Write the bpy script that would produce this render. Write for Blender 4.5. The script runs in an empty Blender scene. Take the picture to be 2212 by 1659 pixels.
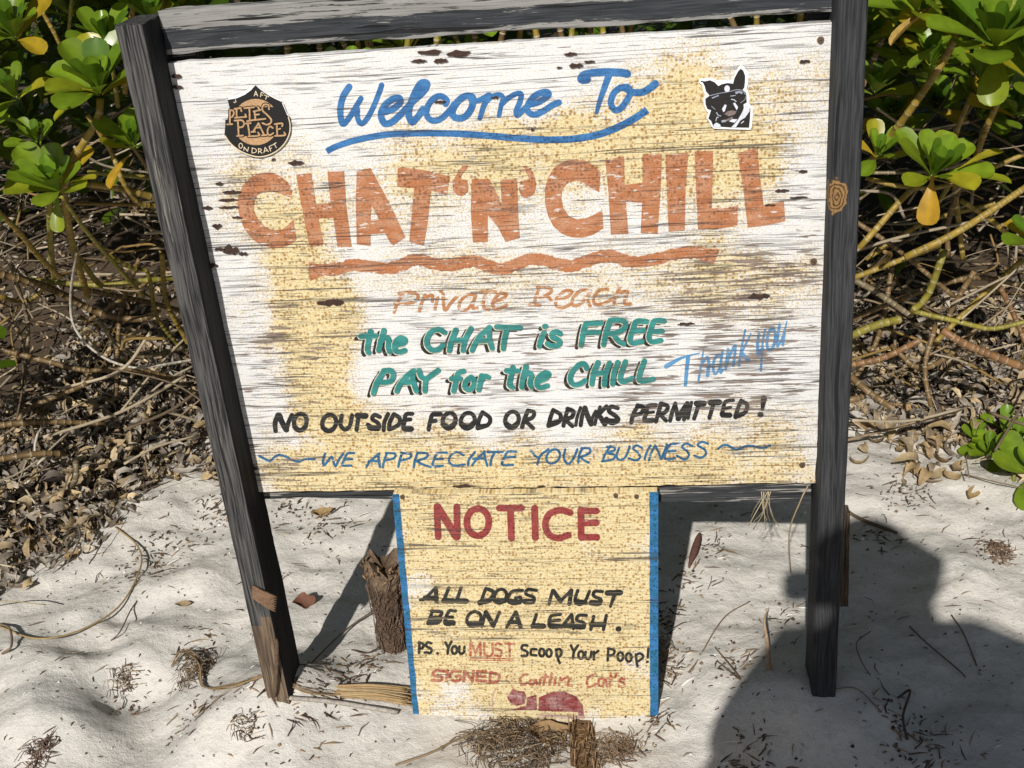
import bpy, bmesh, math, random
import numpy as np
from mathutils import Vector, Matrix, noise as mnoise
from mathutils.geometry import tessellate_polygon

random.seed(7); rng = np.random.default_rng(11)
scene = bpy.context.scene
C = scene.collection

# ------------------------------------------------------------------ camera (solved from the sign's rectangle)
K = 1.05 / 1.22                      # metres per solver unit: the board is 1.05 m wide
F, CX, CY = 2637.7, 1106.0, 829.5    # focal length and centre for a 2212 px wide picture
def _h(p): return np.array([p[0] - CX, p[1] - CY, 1.0])
_TL, _TR, _BL, _BR = [_h(p) for p in ((360, 137), (1797, 48), (546, 1063), (1762, 1043))]
_hv = np.cross(np.cross(_TL, _TR), np.cross(_BL, _BR)); _hv /= _hv[2]
_vv = np.cross(np.cross(_TL, _BL), np.cross(_TR, _BR)); _vv /= _vv[2]
_dn = np.array([_vv[0], _vv[1], F]); _dn /= np.linalg.norm(_dn)
_X = -np.array([_hv[0], _hv[1], F]); _X -= _dn * (_X @ _dn); _X /= np.linalg.norm(_X)
_Z = -_dn; _Y = np.cross(_Z, _X)
ROT = np.array([_X, _Y, _Z])         # camera (right, down, forward) to world
BOT = 0.60 * K                       # height of the board's lower edge
CAM = np.array([0.9109 * K, -2.2456 * K, (1.3565 + 0.60) * K])
def ray(px, py):
    d = ROT @ np.array([px - CX, py - CY, F]); return d / np.linalg.norm(d)
def at_y(px, py, Y):                 # the point of the upright plane y = Y seen at a picture position
    d = ray(px, py); return CAM + d * ((Y - CAM[1]) / d[1])
def at_z(px, py, Z=0.0):
    d = ray(px, py); return CAM + d * ((Z - CAM[2]) / d[2])

cd = bpy.data.cameras.new('camera'); cam = bpy.data.objects.new('camera', cd); C.objects.link(cam)
cd.sensor_width = 36; cd.lens = 36 * F / 2212; cd.clip_start = 0.02; cd.clip_end = 300
r_, d_, f_ = ROT[:, 0], ROT[:, 1], ROT[:, 2]
cam.matrix_world = Matrix(((r_[0], -d_[0], -f_[0], CAM[0]), (r_[1], -d_[1], -f_[1], CAM[1]),
                           (r_[2], -d_[2], -f_[2], CAM[2]), (0, 0, 0, 1)))
scene.camera = cam

# ------------------------------------------------------------------ light
SUN = ray(1706, 1262)                # direction the sunlight travels (towards the phone's own shadow)
elev = math.asin(-SUN[2])
w = bpy.data.worlds.new('World'); scene.world = w; w.use_nodes = True
nt = w.node_tree; sky = nt.nodes.new('ShaderNodeTexSky'); sky.sky_type = 'NISHITA'; sky.sun_disc = False
sky.sun_elevation = elev; sky.sun_rotation = math.atan2(-SUN[0], -SUN[1])
bg = nt.nodes['Background']; nt.links.new(sky.outputs[0], bg.inputs[0]); bg.inputs[1].default_value = 0.05
sl = bpy.data.lights.new('sun', 'SUN'); sl.energy = 5.0; sl.angle = math.radians(0.55); sl.color = (1, 0.965, 0.91)
so = bpy.data.objects.new('sun', sl); C.objects.link(so)
so.rotation_euler = Vector(SUN).to_track_quat('-Z', 'Y').to_euler(); so.location = (-1, -6, 6)
vs = scene.view_settings; vs.view_transform = 'Standard'; vs.look = 'None'; vs.exposure = -0.13; vs.gamma = 1.0

# ------------------------------------------------------------------ helpers
def thing(name, label, cat, loc=(0, 0, 0), group=None):
    o = bpy.data.objects.new(name, None); C.objects.link(o); o.location = loc; o.empty_display_size = 0.05
    o['label'] = label; o['category'] = cat
    if group: o['group'] = group
    return o
def tag(o, label, cat, group=None):
    o['label'] = label; o['category'] = cat
    if group: o['group'] = group
    return o
def adopt(o, parent):
    o.parent = parent
    if parent is not None:
        m, p = Matrix.Identity(4), parent      # every part is modelled in world coordinates
        while p is not None:
            m = (p.matrix_parent_inverse if p.parent else Matrix.Identity(4)) @ Matrix.LocRotScale(p.location, p.rotation_euler, p.scale) @ m
            p = p.parent
        o.matrix_parent_inverse = m.inverted()
    return o

class Soup:                          # gathers vertices, faces, a colour per vertex, then becomes ONE mesh object
    def __init__(s): s.v = []; s.f = []; s.c = []; s.n = 0
    def add(s, verts, faces, col=(1, 1, 1)):
        verts = np.asarray(verts, float).reshape(-1, 3); k = len(verts)
        s.v.append(verts); s.f += [tuple(i + s.n for i in f) for f in faces]
        col = np.asarray(col, float)
        s.c.append(np.tile(col, (k, 1)) if col.ndim == 1 else col); s.n += k
    def build(s, name, mat, parent=None, smooth=True):
        me = bpy.data.meshes.new(name); V = np.concatenate(s.v)
        me.from_pydata(V.tolist(), [], s.f)
        a = me.color_attributes.new('Col', 'FLOAT_COLOR', 'POINT')
        a.data.foreach_set('color', np.hstack([np.concatenate(s.c), np.ones((len(V), 1))]).astype(np.float32).ravel())
        me.polygons.foreach_set('use_smooth', [smooth] * len(me.polygons)); me.update()
        for m in (mat if isinstance(mat, (list, tuple)) else [mat]): me.materials.append(m)
        o = bpy.data.objects.new(name, me); C.objects.link(o)
        return adopt(o, parent) if parent is not None else o

def catmull(P, n=6):
    P = [np.asarray(p, float) for p in P]
    if len(P) < 3:
        return [P[0] + (P[-1] - P[0]) * t for t in np.linspace(0, 1, n + 1)] if len(P) == 2 else P
    Q = [2 * P[0] - P[1]] + P + [2 * P[-1] - P[-2]]; out = []
    for i in range(1, len(Q) - 2):
        a, b, c, d = Q[i - 1:i + 3]
        for t in np.linspace(0, 1, n, endpoint=False):
            out.append(0.5 * (2 * b + (c - a) * t + (2 * a - 5 * b + 4 * c - d) * t * t + (3 * b - a - 3 * c + d) * t ** 3))
    return out + [P[-1]]

def frames(P):
    P = np.asarray(P); T = np.gradient(P, axis=0); T /= np.linalg.norm(T, axis=1)[:, None] + 1e-12
    u = np.cross(T[0], (0, 0, 1) if abs(T[0][2]) < 0.9 else (1, 0, 0)); u /= np.linalg.norm(u); U = []
    for t in T:
        u = u - t * (u @ t); u /= np.linalg.norm(u) + 1e-12; U.append(u)
    U = np.array(U); return T, U, np.cross(T, U)
def tube(s, P, R, col=(1, 1, 1), sides=6, cap=True):
    P = np.asarray(P, float); n = len(P); R = np.broadcast_to(np.asarray(R, float), (n,))
    T, U, W = frames(P); a = np.linspace(0, 2 * math.pi, sides, endpoint=False)
    V = (P[:, None, :] + R[:, None, None] * (np.cos(a)[None, :, None] * U[:, None, :] + np.sin(a)[None, :, None] * W[:, None, :])).reshape(-1, 3)
    fs = [(i * sides + j, i * sides + (j + 1) % sides, (i + 1) * sides + (j + 1) % sides, (i + 1) * sides + j)
          for i in range(n - 1) for j in range(sides)]
    if cap: fs += [tuple(range(sides))[::-1], tuple((n - 1) * sides + j for j in range(sides))]
    col = np.asarray(col, float)
    s.add(V, fs, col if col.ndim == 1 else np.repeat(col, sides, axis=0))

# ------------------------------------------------------------------ node helper
class NB:
    def __init__(s, tree): s.t = tree; s.n = tree.nodes; s.l = tree.links
    def new(s, typ, **kw):
        n = s.n.new(typ)
        for k, v in kw.items(): setattr(n, k, v)
        return n
    def put(s, sock, v):
        if hasattr(v, 'is_output') or isinstance(v, bpy.types.NodeSocket): s.l.new(v, sock)
        else: sock.default_value = v
    def m(s, op, a, b=0.0, c=0.0, clamp=False):
        n = s.new('ShaderNodeMath', operation=op, use_clamp=clamp)
        s.put(n.inputs[0], a); s.put(n.inputs[1], b); s.put(n.inputs[2], c); return n.outputs[0]
    def vm(s, op, a, b=(0, 0, 0)):
        n = s.new('ShaderNodeVectorMath', operation=op); s.put(n.inputs[0], a); s.put(n.inputs[1], b)
        return n.outputs['Value'] if op in ('LENGTH', 'DISTANCE', 'DOT_PRODUCT') else n.outputs[0]
    def ss(s, x, lo, hi, a=0.0, b=1.0):
        n = s.new('ShaderNodeMapRange', interpolation_type='SMOOTHSTEP')
        for i, v in enumerate((x, lo, hi, a, b)): s.put(n.inputs[i], v)
        return n.outputs[0]
    def noise(s, vec, scale=1.0, detail=2.0, rough=0.5, out=0):
        n = s.new('ShaderNodeTexNoise'); s.put(n.inputs['Vector'], vec)
        s.put(n.inputs['Scale'], scale); s.put(n.inputs['Detail'], detail); s.put(n.inputs['Roughness'], rough)
        return n.outputs[out]
    def mix(s, f, a, b, mode='MIX'):
        n = s.new('ShaderNodeMix', data_type='RGBA', blend_type=mode)
        s.put(n.inputs[0], f); 
        for i, v in ((6, a), (7, b)):
            if isinstance(v, (tuple, list)) and len(v) == 3: v = (*v, 1)
            s.put(n.inputs[i], v)
        return n.outputs[2]
    def pos(s): return s.new('ShaderNodeNewGeometry').outputs['Position']
    def obj(s): return s.new('ShaderNodeTexCoord').outputs['Object']
    def attr(s, name='Col'):
        return s.new('ShaderNodeAttribute', attribute_name=name).outputs['Color']
    def bump(s, h, strength=0.5, dist=0.002):
        n = s.new('ShaderNodeBump'); s.put(n.inputs['Strength'], strength); s.put(n.inputs['Distance'], dist)
        s.put(n.inputs['Height'], h); return n.outputs[0]
def mat(name):
    m = bpy.data.materials.new(name); m.use_nodes = True
    nb = NB(m.node_tree); return m, nb, m.node_tree.nodes['Principled BSDF']
def setp(nb, p, **kw):
    names = dict(col='Base Color', rough='Roughness', normal='Normal', spec='Specular IOR Level', metal='Metallic', coat='Coat Weight')
    for k, v in kw.items():
        if isinstance(v, tuple) and len(v) == 3: v = (*v, 1)
        nb.put(p.inputs[names[k]], v)
def translucent(nb, p, col, f):
    t = nb.new('ShaderNodeBsdfTranslucent'); nb.put(t.inputs[0], col)
    mx = nb.new('ShaderNodeMixShader'); mx.inputs[0].default_value = f
    nb.l.new(p.outputs[0], mx.inputs[1]); nb.l.new(t.outputs[0], mx.inputs[2])
    nb.l.new(mx.outputs[0], nb.n['Material Output'].inputs[0])

# ------------------------------------------------------------------ weathered paint: one pattern for a board and all its lettering
def wpt(px, py):                     # picture position on the board plane -> (x, z)
    p = at_y(px, py, 0.0); return p[0], p[2]
def paint_group(name, base, tans, wears, seed, crackbase=0.0):
    g = bpy.data.node_groups.new(name, 'ShaderNodeTree')
    for o in ('Tan', 'Mottle', 'Crack', 'Bare', 'Dots', 'Flake', 'Height'):
        g.interface.new_socket(o, in_out='OUTPUT', socket_type='NodeSocketFloat')
    nb = NB(g); out = nb.new('NodeGroupOutput')
    P = nb.vm('ADD', nb.pos(), (seed, 0, seed * 1.7)); P0 = nb.pos()
    wob = nb.noise(P0, 9.0, 3)
    def blobs(L, b0):
        acc = b0
        for px, py, rx, ry, amp in L:
            x, z = wpt(px, py); x1, _ = wpt(px + rx, py); _, z1 = wpt(px, py + ry)
            q = nb.vm('MULTIPLY', nb.vm('SUBTRACT', P0, (x, 0, z)), (1 / (x1 - x), 0, 1 / (z - z1)))
            acc = nb.m('ADD', nb.ss(nb.m('ADD', nb.vm('LENGTH', q), nb.m('MULTIPLY', nb.m('SUBTRACT', wob, 0.5), 2.2)), 0.0, 1.6, amp, 0.0), acc)
        return acc
    tan = nb.m('ADD', blobs(tans, base), 0.0, clamp=True)
    wear = nb.m('ADD', blobs(wears, 0.0), 0.0, clamp=True)
    warp = nb.vm('ADD', P, nb.vm('MULTIPLY', nb.noise(P, 3.0, 2, out=1), (0, 0, 0.007)))
    n1 = nb.noise(nb.vm('MULTIPLY', warp, (7, 1, 250)), 1.0, 2.0)
    crack = nb.ss(n1, nb.m('SUBTRACT', 0.65 - crackbase, nb.m('MULTIPLY', wear, 0.07)), nb.m('SUBTRACT', 0.71 - crackbase, nb.m('MULTIPLY', wear, 0.07)))
    n2 = nb.noise(nb.vm('MULTIPLY', warp, (1.0, 1, 52)), 1.0, 3.0, 0.5)
    gate = nb.ss(nb.noise(nb.vm('MULTIPLY', P, (4, 1, 30)), 1.0, 1.0), 0.44, 0.55)
    line = nb.m('MULTIPLY', nb.ss(nb.m('ABSOLUTE', nb.m('SUBTRACT', n2, 0.5)), 0.004, 0.013, 1.0, 0.0), gate)
    n2b = nb.noise(nb.vm('MULTIPLY', warp, (2.2, 1, 95)), 1.0, 2.0, 0.5)
    gate2 = nb.ss(nb.noise(nb.vm('MULTIPLY', P, (9, 1, 60)), 1.0, 1.0), 0.52, 0.60)
    line2 = nb.m('MULTIPLY', nb.ss(nb.m('ABSOLUTE', nb.m('SUBTRACT', n2b, 0.5)), 0.007, 0.022, 0.6, 0.0), gate2)
    n1b = nb.noise(nb.vm('MULTIPLY', warp, (16, 1, 300)), 1.0, 2.0)
    fine = nb.ss(n1b, nb.m('SUBTRACT', 0.60, nb.m('MULTIPLY', wear, 0.05)), nb.m('SUBTRACT', 0.68, nb.m('MULTIPLY', wear, 0.05)), 0.0, 0.62)
    crack = nb.m('MAXIMUM', nb.m('MAXIMUM', crack, fine), nb.m('MAXIMUM', line, line2))
    n3 = nb.noise(nb.vm('MULTIPLY', warp, (13, 1, 170)), 1.0, 3.0, 0.55)
    bare = nb.ss(n3, nb.m('SUBTRACT', 0.70, nb.m('MULTIPLY', wear, 0.19)), nb.m('SUBTRACT', 0.725, nb.m('MULTIPLY', wear, 0.19)))
    n4 = nb.noise(nb.vm('MULTIPLY', P, (170, 1, 230)), 1.0, 2.5, 0.65)
    gr = nb.noise(nb.vm('MULTIPLY', warp, (14, 1, 120)), 1.0, 2.0)
    n4 = nb.m('ADD', nb.m('MULTIPLY', n4, 0.72), nb.m('MULTIPLY', gr, 0.28))
    cov = nb.m('MULTIPLY', nb.m('ADD', nb.m('MULTIPLY', tan, 1.15), nb.m('SUBTRACT', nb.m('MULTIPLY', nb.m('SUBTRACT', n4, 0.5), 2.6), 0.40)), 2.2, clamp=True)
    n5 = nb.noise(nb.vm('MULTIPLY', P, (330, 1, 380)), 1.0, 1.0)
    mott = nb.m('MULTIPLY', nb.ss(n5, 0.50, 0.66), nb.ss(tan, 0.08, 0.4))
    vo = nb.new('ShaderNodeTexVoronoi'); vo.feature = 'F1'
    nb.put(vo.inputs['Vector'], nb.vm('MULTIPLY', P, (1, 0, 1))); vo.inputs['Scale'].default_value = 160; vo.inputs['Randomness'].default_value = 0.75
    sep = nb.new('ShaderNodeSeparateColor'); nb.l.new(vo.outputs['Color'], sep.inputs[0])
    rad = nb.m('MULTIPLY_ADD', sep.outputs[0], 0.22, 0.20)
    dots = nb.m('MULTIPLY', nb.ss(vo.outputs['Distance'], nb.m('MULTIPLY', rad, 0.75), nb.m('MULTIPLY', rad, 1.5), 1.0, 0.0), nb.ss(tan, 0.27, 0.62))
    flake = nb.noise(nb.vm('MULTIPLY', warp, (40, 1, 170)), 1.0, 4.0, 0.6)
    hgt = nb.m('SUBTRACT', nb.m('MULTIPLY', nb.noise(nb.vm('MULTIPLY', warp, (8, 1, 260)), 1.0, 2.0), 0.45), nb.m('MULTIPLY', nb.m('MAXIMUM', crack, bare), 0.8))
    for k, v in zip(('Tan', 'Mottle', 'Crack', 'Bare', 'Dots', 'Flake', 'Height'), (cov, mott, crack, bare, dots, flake, hgt)):
        nb.l.new(v, out.inputs[k])
    return g
G_SIGN = paint_group('sign_paint_wear', 0.225,
    [(1500, 262, 240, 110, .85), (1290, 335, 300, 85, .5), (1040, 325, 260, 75, .38), (575, 435, 120, 130, .38), (880, 430, 330, 95, .25),
     (690, 790, 85, 240, .85), (650, 630, 120, 90, .4), (1120, 1020, 660, 75, .75), (770, 960, 150, 100, .5), (1450, 620, 260, 80, .22),
     (1610, 960, 200, 80, .42), (1080, 590, 520, 60, .28), (1640, 640, 140, 70, .25), (1560, 400, 120, 120, .45)],
    [(1230, 725, 560, 190, .62), (1620, 800, 220, 190, .65), (640, 810, 110, 200, .5), (500, 600, 120, 190, .22), (1150, 985, 500, 90, .38), (1710, 440, 110, 130, .5),
     (1640, 610, 200, 100, .3), (900, 470, 300, 90, .2), (560, 1000, 90, 80, .4)], 3.1)
G_NOTE = paint_group('notice_paint_wear', 0.30,
    [(1150, 1210, 330, 330, .85), (1165, 1400, 310, 170, .6), (1150, 1120, 380, 110, .35)], [(1120, 1075, 300, 25, .6), (1120, 1550, 280, 30, .2)], 7.7, -0.02)

def board_mat(name, grp):
    m, nb, p = mat(name); g = nb.new('ShaderNodeGroup', node_tree=grp); o = g.outputs
    white = nb.mix(nb.noise(nb.pos(), 14, 3), (0.72, 0.725, 0.735), (0.63, 0.63, 0.63))
    tone = nb.noise(nb.vm('MULTIPLY', nb.pos(), (120, 1, 190)), 1.0, 3, 0.7)
    c = nb.mix(o['Tan'], white, nb.mix(nb.ss(tone, 0.34, 0.66), (0.60, 0.475, 0.235), (0.72, 0.635, 0.42)))
    c = nb.mix(nb.m('MULTIPLY', o['Mottle'], 0.75), c, (0.46, 0.31, 0.11))
    c = nb.mix(nb.m('MULTIPLY', o['Dots'], 0.8), c, (0.29, 0.15, 0.04))
    c = nb.mix(nb.m('MULTIPLY', o['Bare'], 0.93), c, nb.mix(o['Flake'], (0.12, 0.08, 0.065), (0.30, 0.235, 0.20)))
    c = nb.mix(nb.m('MULTIPLY', o['Crack'], 0.85), c, (0.060, 0.050, 0.046))
    setp(nb, p, col=c, rough=0.75, spec=0.25, normal=nb.bump(o['Height'], 0.6, 0.0016)); return m
def letter_mat(name, col, grp, alt=None, flake=0.66, crack=0.75, dots=0.6, under=(0.66, 0.64, 0.60), bare=0.6, split=(0.04, 0.035, 0.035)):
    m, nb, p = mat(name); g = nb.new('ShaderNodeGroup', node_tree=grp); o = g.outputs
    alt = alt or tuple(min(1, x * 1.35 + 0.03) for x in col)
    c = nb.mix(nb.ss(nb.noise(nb.vm('MULTIPLY', nb.pos(), (30, 1, 60)), 1.0, 3), 0.35, 0.7), col, alt)
    speck = nb.ss(nb.noise(nb.vm('MULTIPLY', nb.pos(), (210, 1, 260)), 1.0, 2, 0.7), 0.46, 0.66)
    c = nb.mix(nb.m('MULTIPLY', speck, 0.55 * dots), c, tuple(x * 0.42 for x in col))
    c = nb.mix(nb.m('MULTIPLY', o['Mottle'], dots * 0.55), c, tuple(x * 0.45 for x in col))
    c = nb.mix(nb.m('MULTIPLY', o['Dots'], dots), c, tuple(x * 0.3 for x in col))
    c = nb.mix(nb.ss(o['Flake'], flake, flake + 0.05, 0.0, 0.8), c, under)
    c = nb.mix(nb.m('MULTIPLY', o['Bare'], bare), c, (0.17, 0.12, 0.10))
    c = nb.mix(nb.m('MULTIPLY', o['Crack'], crack), c, split)
    setp(nb, p, col=c, rough=0.65, spec=0.3, normal=nb.bump(o['Height'], 0.5, 0.0012)); return m
M = {}
M['board'] = board_mat('weathered_board_paint', G_SIGN); M['note'] = board_mat('weathered_notice_paint', G_NOTE)
M['blue'] = letter_mat('blue_script_paint', (0.027, 0.125, 0.319), G_SIGN, (0.057, 0.198, 0.441), 0.72)
M['orange'] = letter_mat('orange_paint', (0.43, 0.165, 0.068), G_SIGN, (0.49, 0.25, 0.145), 0.60, 0.85)
M['pale_orange'] = letter_mat('faded_orange_paint', (0.43, 0.18, 0.07), G_SIGN, (0.50, 0.28, 0.15), 0.55, bare=0.9)
M['teal'] = letter_mat('teal_paint', (0.023, 0.182, 0.167), G_SIGN, (0.046, 0.258, 0.243), 0.73, 0.35, 0.25, bare=0.25)
M['cream'] = letter_mat('cream_outline_paint', (0.608, 0.562, 0.418), G_SIGN, None, 0.6, bare=0.5)
M['black'] = letter_mat('black_sign_paint', (0.012, 0.012, 0.012), G_SIGN, (0.03, 0.03, 0.028), 0.70, 0.32, 0.1, (0.5, 0.45, 0.36), bare=0.3, split=(0.26, 0.23, 0.19))
M['navy'] = letter_mat('dull_blue_paint', (0.023, 0.106, 0.213), G_SIGN, (0.046, 0.167, 0.319), 0.62, bare=0.8)
M['sky'] = letter_mat('light_blue_paint', (0.076, 0.251, 0.471), G_SIGN, (0.137, 0.319, 0.532), 0.64, bare=0.6)
M['red'] = letter_mat('red_notice_paint', (0.274, 0.042, 0.038), G_NOTE, (0.319, 0.068, 0.061), 0.68)
M['pale_red'] = letter_mat('faded_red_notice_paint', (0.395, 0.099, 0.053), G_NOTE, (0.456, 0.213, 0.144), 0.56, under=(0.578, 0.441, 0.243))
M['cat'] = letter_mat('speckled_red_paint', (0.258, 0.046, 0.046), G_NOTE, (0.418, 0.251, 0.228), 0.60, under=(0.502, 0.380, 0.350))
M['cat2'] = letter_mat('faint_red_paint', (0.471, 0.266, 0.213), G_NOTE, (0.532, 0.380, 0.304), 0.5, under=(0.593, 0.502, 0.395))
M['note_black'] = letter_mat('black_notice_paint', (0.014, 0.014, 0.012), G_NOTE, (0.035, 0.035, 0.03), 0.64, 0.4, 0.1, (0.55, 0.45, 0.28), split=(0.30, 0.25, 0.16))
M['edge_blue'] = letter_mat('blue_border_paint', (0.018, 0.13, 0.24), G_NOTE, (0.04, 0.19, 0.46), 0.70)

def wood_mat(name, dark, mid, light, amt, sc=(1, 1, 1), vert=True, knot=None, band=None):
    m, nb, p = mat(name); P = nb.pos()
    st = (110, 110, 3.2) if vert else (3.0, 120, 125)
    wp = nb.vm('ADD', P, nb.vm('MULTIPLY', nb.noise(P, 5, 2, out=1), (0.012, 0.012, 0.012)))
    a = nb.noise(nb.vm('MULTIPLY', wp, st), 1.0, 4, 0.65)
    b = nb.noise(nb.vm('MULTIPLY', wp, tuple(x * 3.2 for x in st)), 1.0, 2)
    c = nb.mix(nb.ss(b, 0.3, 0.72), dark, mid)
    big = nb.noise(nb.vm('MULTIPLY', P, (7, 7, 3) if vert else (3, 7, 14)), 1.0, 2)
    pick = nb.m('ADD', a, nb.m('MULTIPLY', nb.m('SUBTRACT', big, 0.5), 0.5))
    if band:                         # the paint survives along the middle of the timber and has gone from its edges
        sx = nb.new('ShaderNodeSeparateXYZ'); nb.l.new(P, sx.inputs[0]); (bx0, bz0), sl_, hw_ = band
        dz = nb.m('ABSOLUTE', nb.m('SUBTRACT', nb.m('SUBTRACT', sx.outputs[2], bz0), nb.m('MULTIPLY', nb.m('SUBTRACT', sx.outputs[0], bx0), sl_)))
        fl = nb.noise(nb.vm('MULTIPLY', wp, (9, 160, 190)), 1.0, 4, 0.7)
        pick = nb.m('ADD', nb.m('MULTIPLY', fl, 0.75), nb.m('ADD', nb.m('MULTIPLY', big, 0.30), nb.ss(dz, hw_ * 0.5, hw_ * 1.3, -0.05, 0.15)))
    e = nb.ss(pick, 0.62 - amt, 0.66 - amt)
    c = nb.mix(e, c, nb.mix(b, light, tuple(x * 0.55 for x in light)))
    slit = nb.ss(nb.noise(nb.vm('MULTIPLY', wp, tuple(x * (.9 if x > 50 else .6) for x in st)), 1.0, 2), 0.33, 0.38, 1.0, 0.0)
    c = nb.mix(slit, c, (0.012, 0.012, 0.012))
    if knot:
        for (kx, ky, kz), kr, kc in knot:
            q = nb.vm('MULTIPLY', nb.vm('SUBTRACT', P, (kx, ky, kz)), (1.2, 0.4, 0.8))
            dd = nb.m('ADD', nb.vm('LENGTH', q), nb.m('MULTIPLY', nb.m('SUBTRACT', nb.noise(P, 60, 3), 0.5), kr * 0.9))
            rg = nb.m('SINE', nb.m('MULTIPLY', dd, 900))
            c = nb.mix(nb.ss(dd, kr * 0.75, kr * 0.9, 1.0, 0.0), c, nb.mix(nb.ss(rg, -0.3, 0.6), kc, tuple(x * 0.3 for x in kc)))
    h = nb.m('SUBTRACT', nb.m('MULTIPLY', b, 0.5), nb.m('ADD', nb.m('MULTIPLY', slit, 0.9), nb.m('MULTIPLY', e, 0.3)))
    setp(nb, p, col=c, rough=0.8, spec=0.25, normal=nb.bump(h, 0.8, 0.0028)); return m
kp = at_y(1806, 425, -0.045)
M['post_l'] = wood_mat('charcoal_weathered_post', (0.014, 0.014, 0.015), (0.098, 0.094, 0.09), (0.21, 0.195, 0.17), 0.015)
M['post_side'] = wood_mat('charcoal_side_with_painted_shade', (0.004, 0.004, 0.005), (0.010, 0.010, 0.011), (0.04, 0.038, 0.036), -0.12)  # charcoal darkened further: shade of the unlit inner face put into its colour
M['post_low'] = wood_mat('bare_brown_post', (0.055, 0.038, 0.027), (0.17, 0.12, 0.08), (0.26, 0.19, 0.125), 0.05)
M['post_r'] = wood_mat('dark_painted_post', (0.018, 0.019, 0.021), (0.050, 0.051, 0.054), (0.17, 0.155, 0.135), -0.05, knot=[((kp[0], kp[1], kp[2]), 0.026, (0.27, 0.155, 0.06))])
_ra, _rb = at_y(352, 70, 0.004), at_y(1815, -26, 0.004)
M['rail'] = wood_mat('peeling_charcoal_rail', (0.022, 0.025, 0.03), (0.045, 0.048, 0.053), (0.31, 0.30, 0.285), 0.06, vert=False, band=((_ra[0], _ra[2] - .012), (_rb[2] - _ra[2]) / (_rb[0] - _ra[0]), 0.017))
M['rail_low'] = wood_mat('dark_lower_rail', (0.02, 0.022, 0.025), (0.05, 0.052, 0.055), (0.34, 0.32, 0.29), 0.06, vert=False)
M['brown_wood'] = wood_mat('rotten_brown_wood', (0.05, 0.028, 0.014), (0.20, 0.115, 0.05), (0.33, 0.22, 0.11), 0.03)
M['driftwood'] = wood_mat('straw_fibre', (0.20, 0.13, 0.06), (0.42, 0.29, 0.14), (0.5, 0.38, 0.2), 0.05, vert=False)

def plain(name, col, rough=0.6, spec=0.4, metal=0.0, ns=60, var=0.35, coat=0.0):
    m, nb, p = mat(name); n = nb.noise(nb.pos(), ns, 3)
    c = nb.mix(n, tuple(x * (1 - var) for x in col), tuple(min(1, x * (1 + var)) for x in col))
    setp(nb, p, col=c, rough=rough, spec=spec, metal=metal, coat=coat); return m
M['chip'] = plain('exposed_dark_veneer', (0.055, 0.034, 0.027), 0.9, 0.1, ns=350, var=0.7)
M['screw'] = plain('rusted_screw', (0.16, 0.11, 0.075), 0.5, 0.5, 0.6, 300)
M['st_black'] = plain('black_sticker_vinyl', (0.012, 0.012, 0.012), 0.35, 0.4, ns=300)
M['st_white'] = plain('white_sticker_vinyl', (0.80, 0.80, 0.80), 0.4, 0.4, ns=40, var=0.05)
M['st_tan'] = plain('speckled_tan_print', (0.44, 0.27, 0.14), 0.4, 0.4, ns=420, var=0.75)
M['st_grey'] = plain('grey_blue_print', (0.30, 0.33, 0.40), 0.4, 0.4, ns=200, var=0.5)
M['st_dark'] = plain('dark_fur_print', (0.020, 0.018, 0.018), 0.35, 0.4, ns=300, var=0.6)
M['st_pink'] = plain('muzzle_print', (0.20, 0.15, 0.14), 0.4, 0.4, ns=200)
M['st_light'] = plain('pale_print', (0.62, 0.64, 0.70), 0.4, 0.4, ns=150, var=0.25)
M['st_cream'] = plain('cream_print', (0.62, 0.52, 0.36), 0.4, 0.4, ns=200, var=0.3)

def vcol(name, rough=0.6, spec=0.4, trans=0.0, ns=80, var=0.3, bumpd=0.0, vein=False):
    m, nb, p = mat(name); a = nb.attr(); n = nb.noise(nb.pos(), ns, 3)
    c = nb.mix(nb.m('MULTIPLY', nb.ss(n, 0.3, 0.75), var), a, nb.mix(0.6, a, (0, 0, 0)))
    kw = dict(col=c, rough=rough, spec=spec)
    if bumpd: kw['normal'] = nb.bump(n, 0.6, bumpd)
    setp(nb, p, **kw)
    if trans: translucent(nb, p, nb.mix(0.35, a, (0.35, 0.45, 0.02)) if vein else c, trans)
    return m
M['leaf'] = vcol('glossy_leaf', 0.30, 0.45, 0.26, 45, 0.42, vein=True)
M['stem'] = vcol('ringed_stem', 0.45, 0.4, 0, 90, 0.45, 0.001)
M['litter'] = vcol('dry_leaf', 0.7, 0.25, 0.12, 120, 0.45, 0.0008)
M['debris'] = vcol('beach_bits', 0.9, 0.1, 0, 100, 0.3)
M['straw'] = vcol('dry_grass_blade', 0.6, 0.3, 0, 100, 0.3)
M['husk'] = vcol('fibrous_husk', 0.95, 0.1, 0, 220, 0.8, 0.003)
M['wood_frag'] = vcol('weathered_wood_fragment', 0.85, 0.2, 0, 150, 0.6, 0.002)

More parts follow.
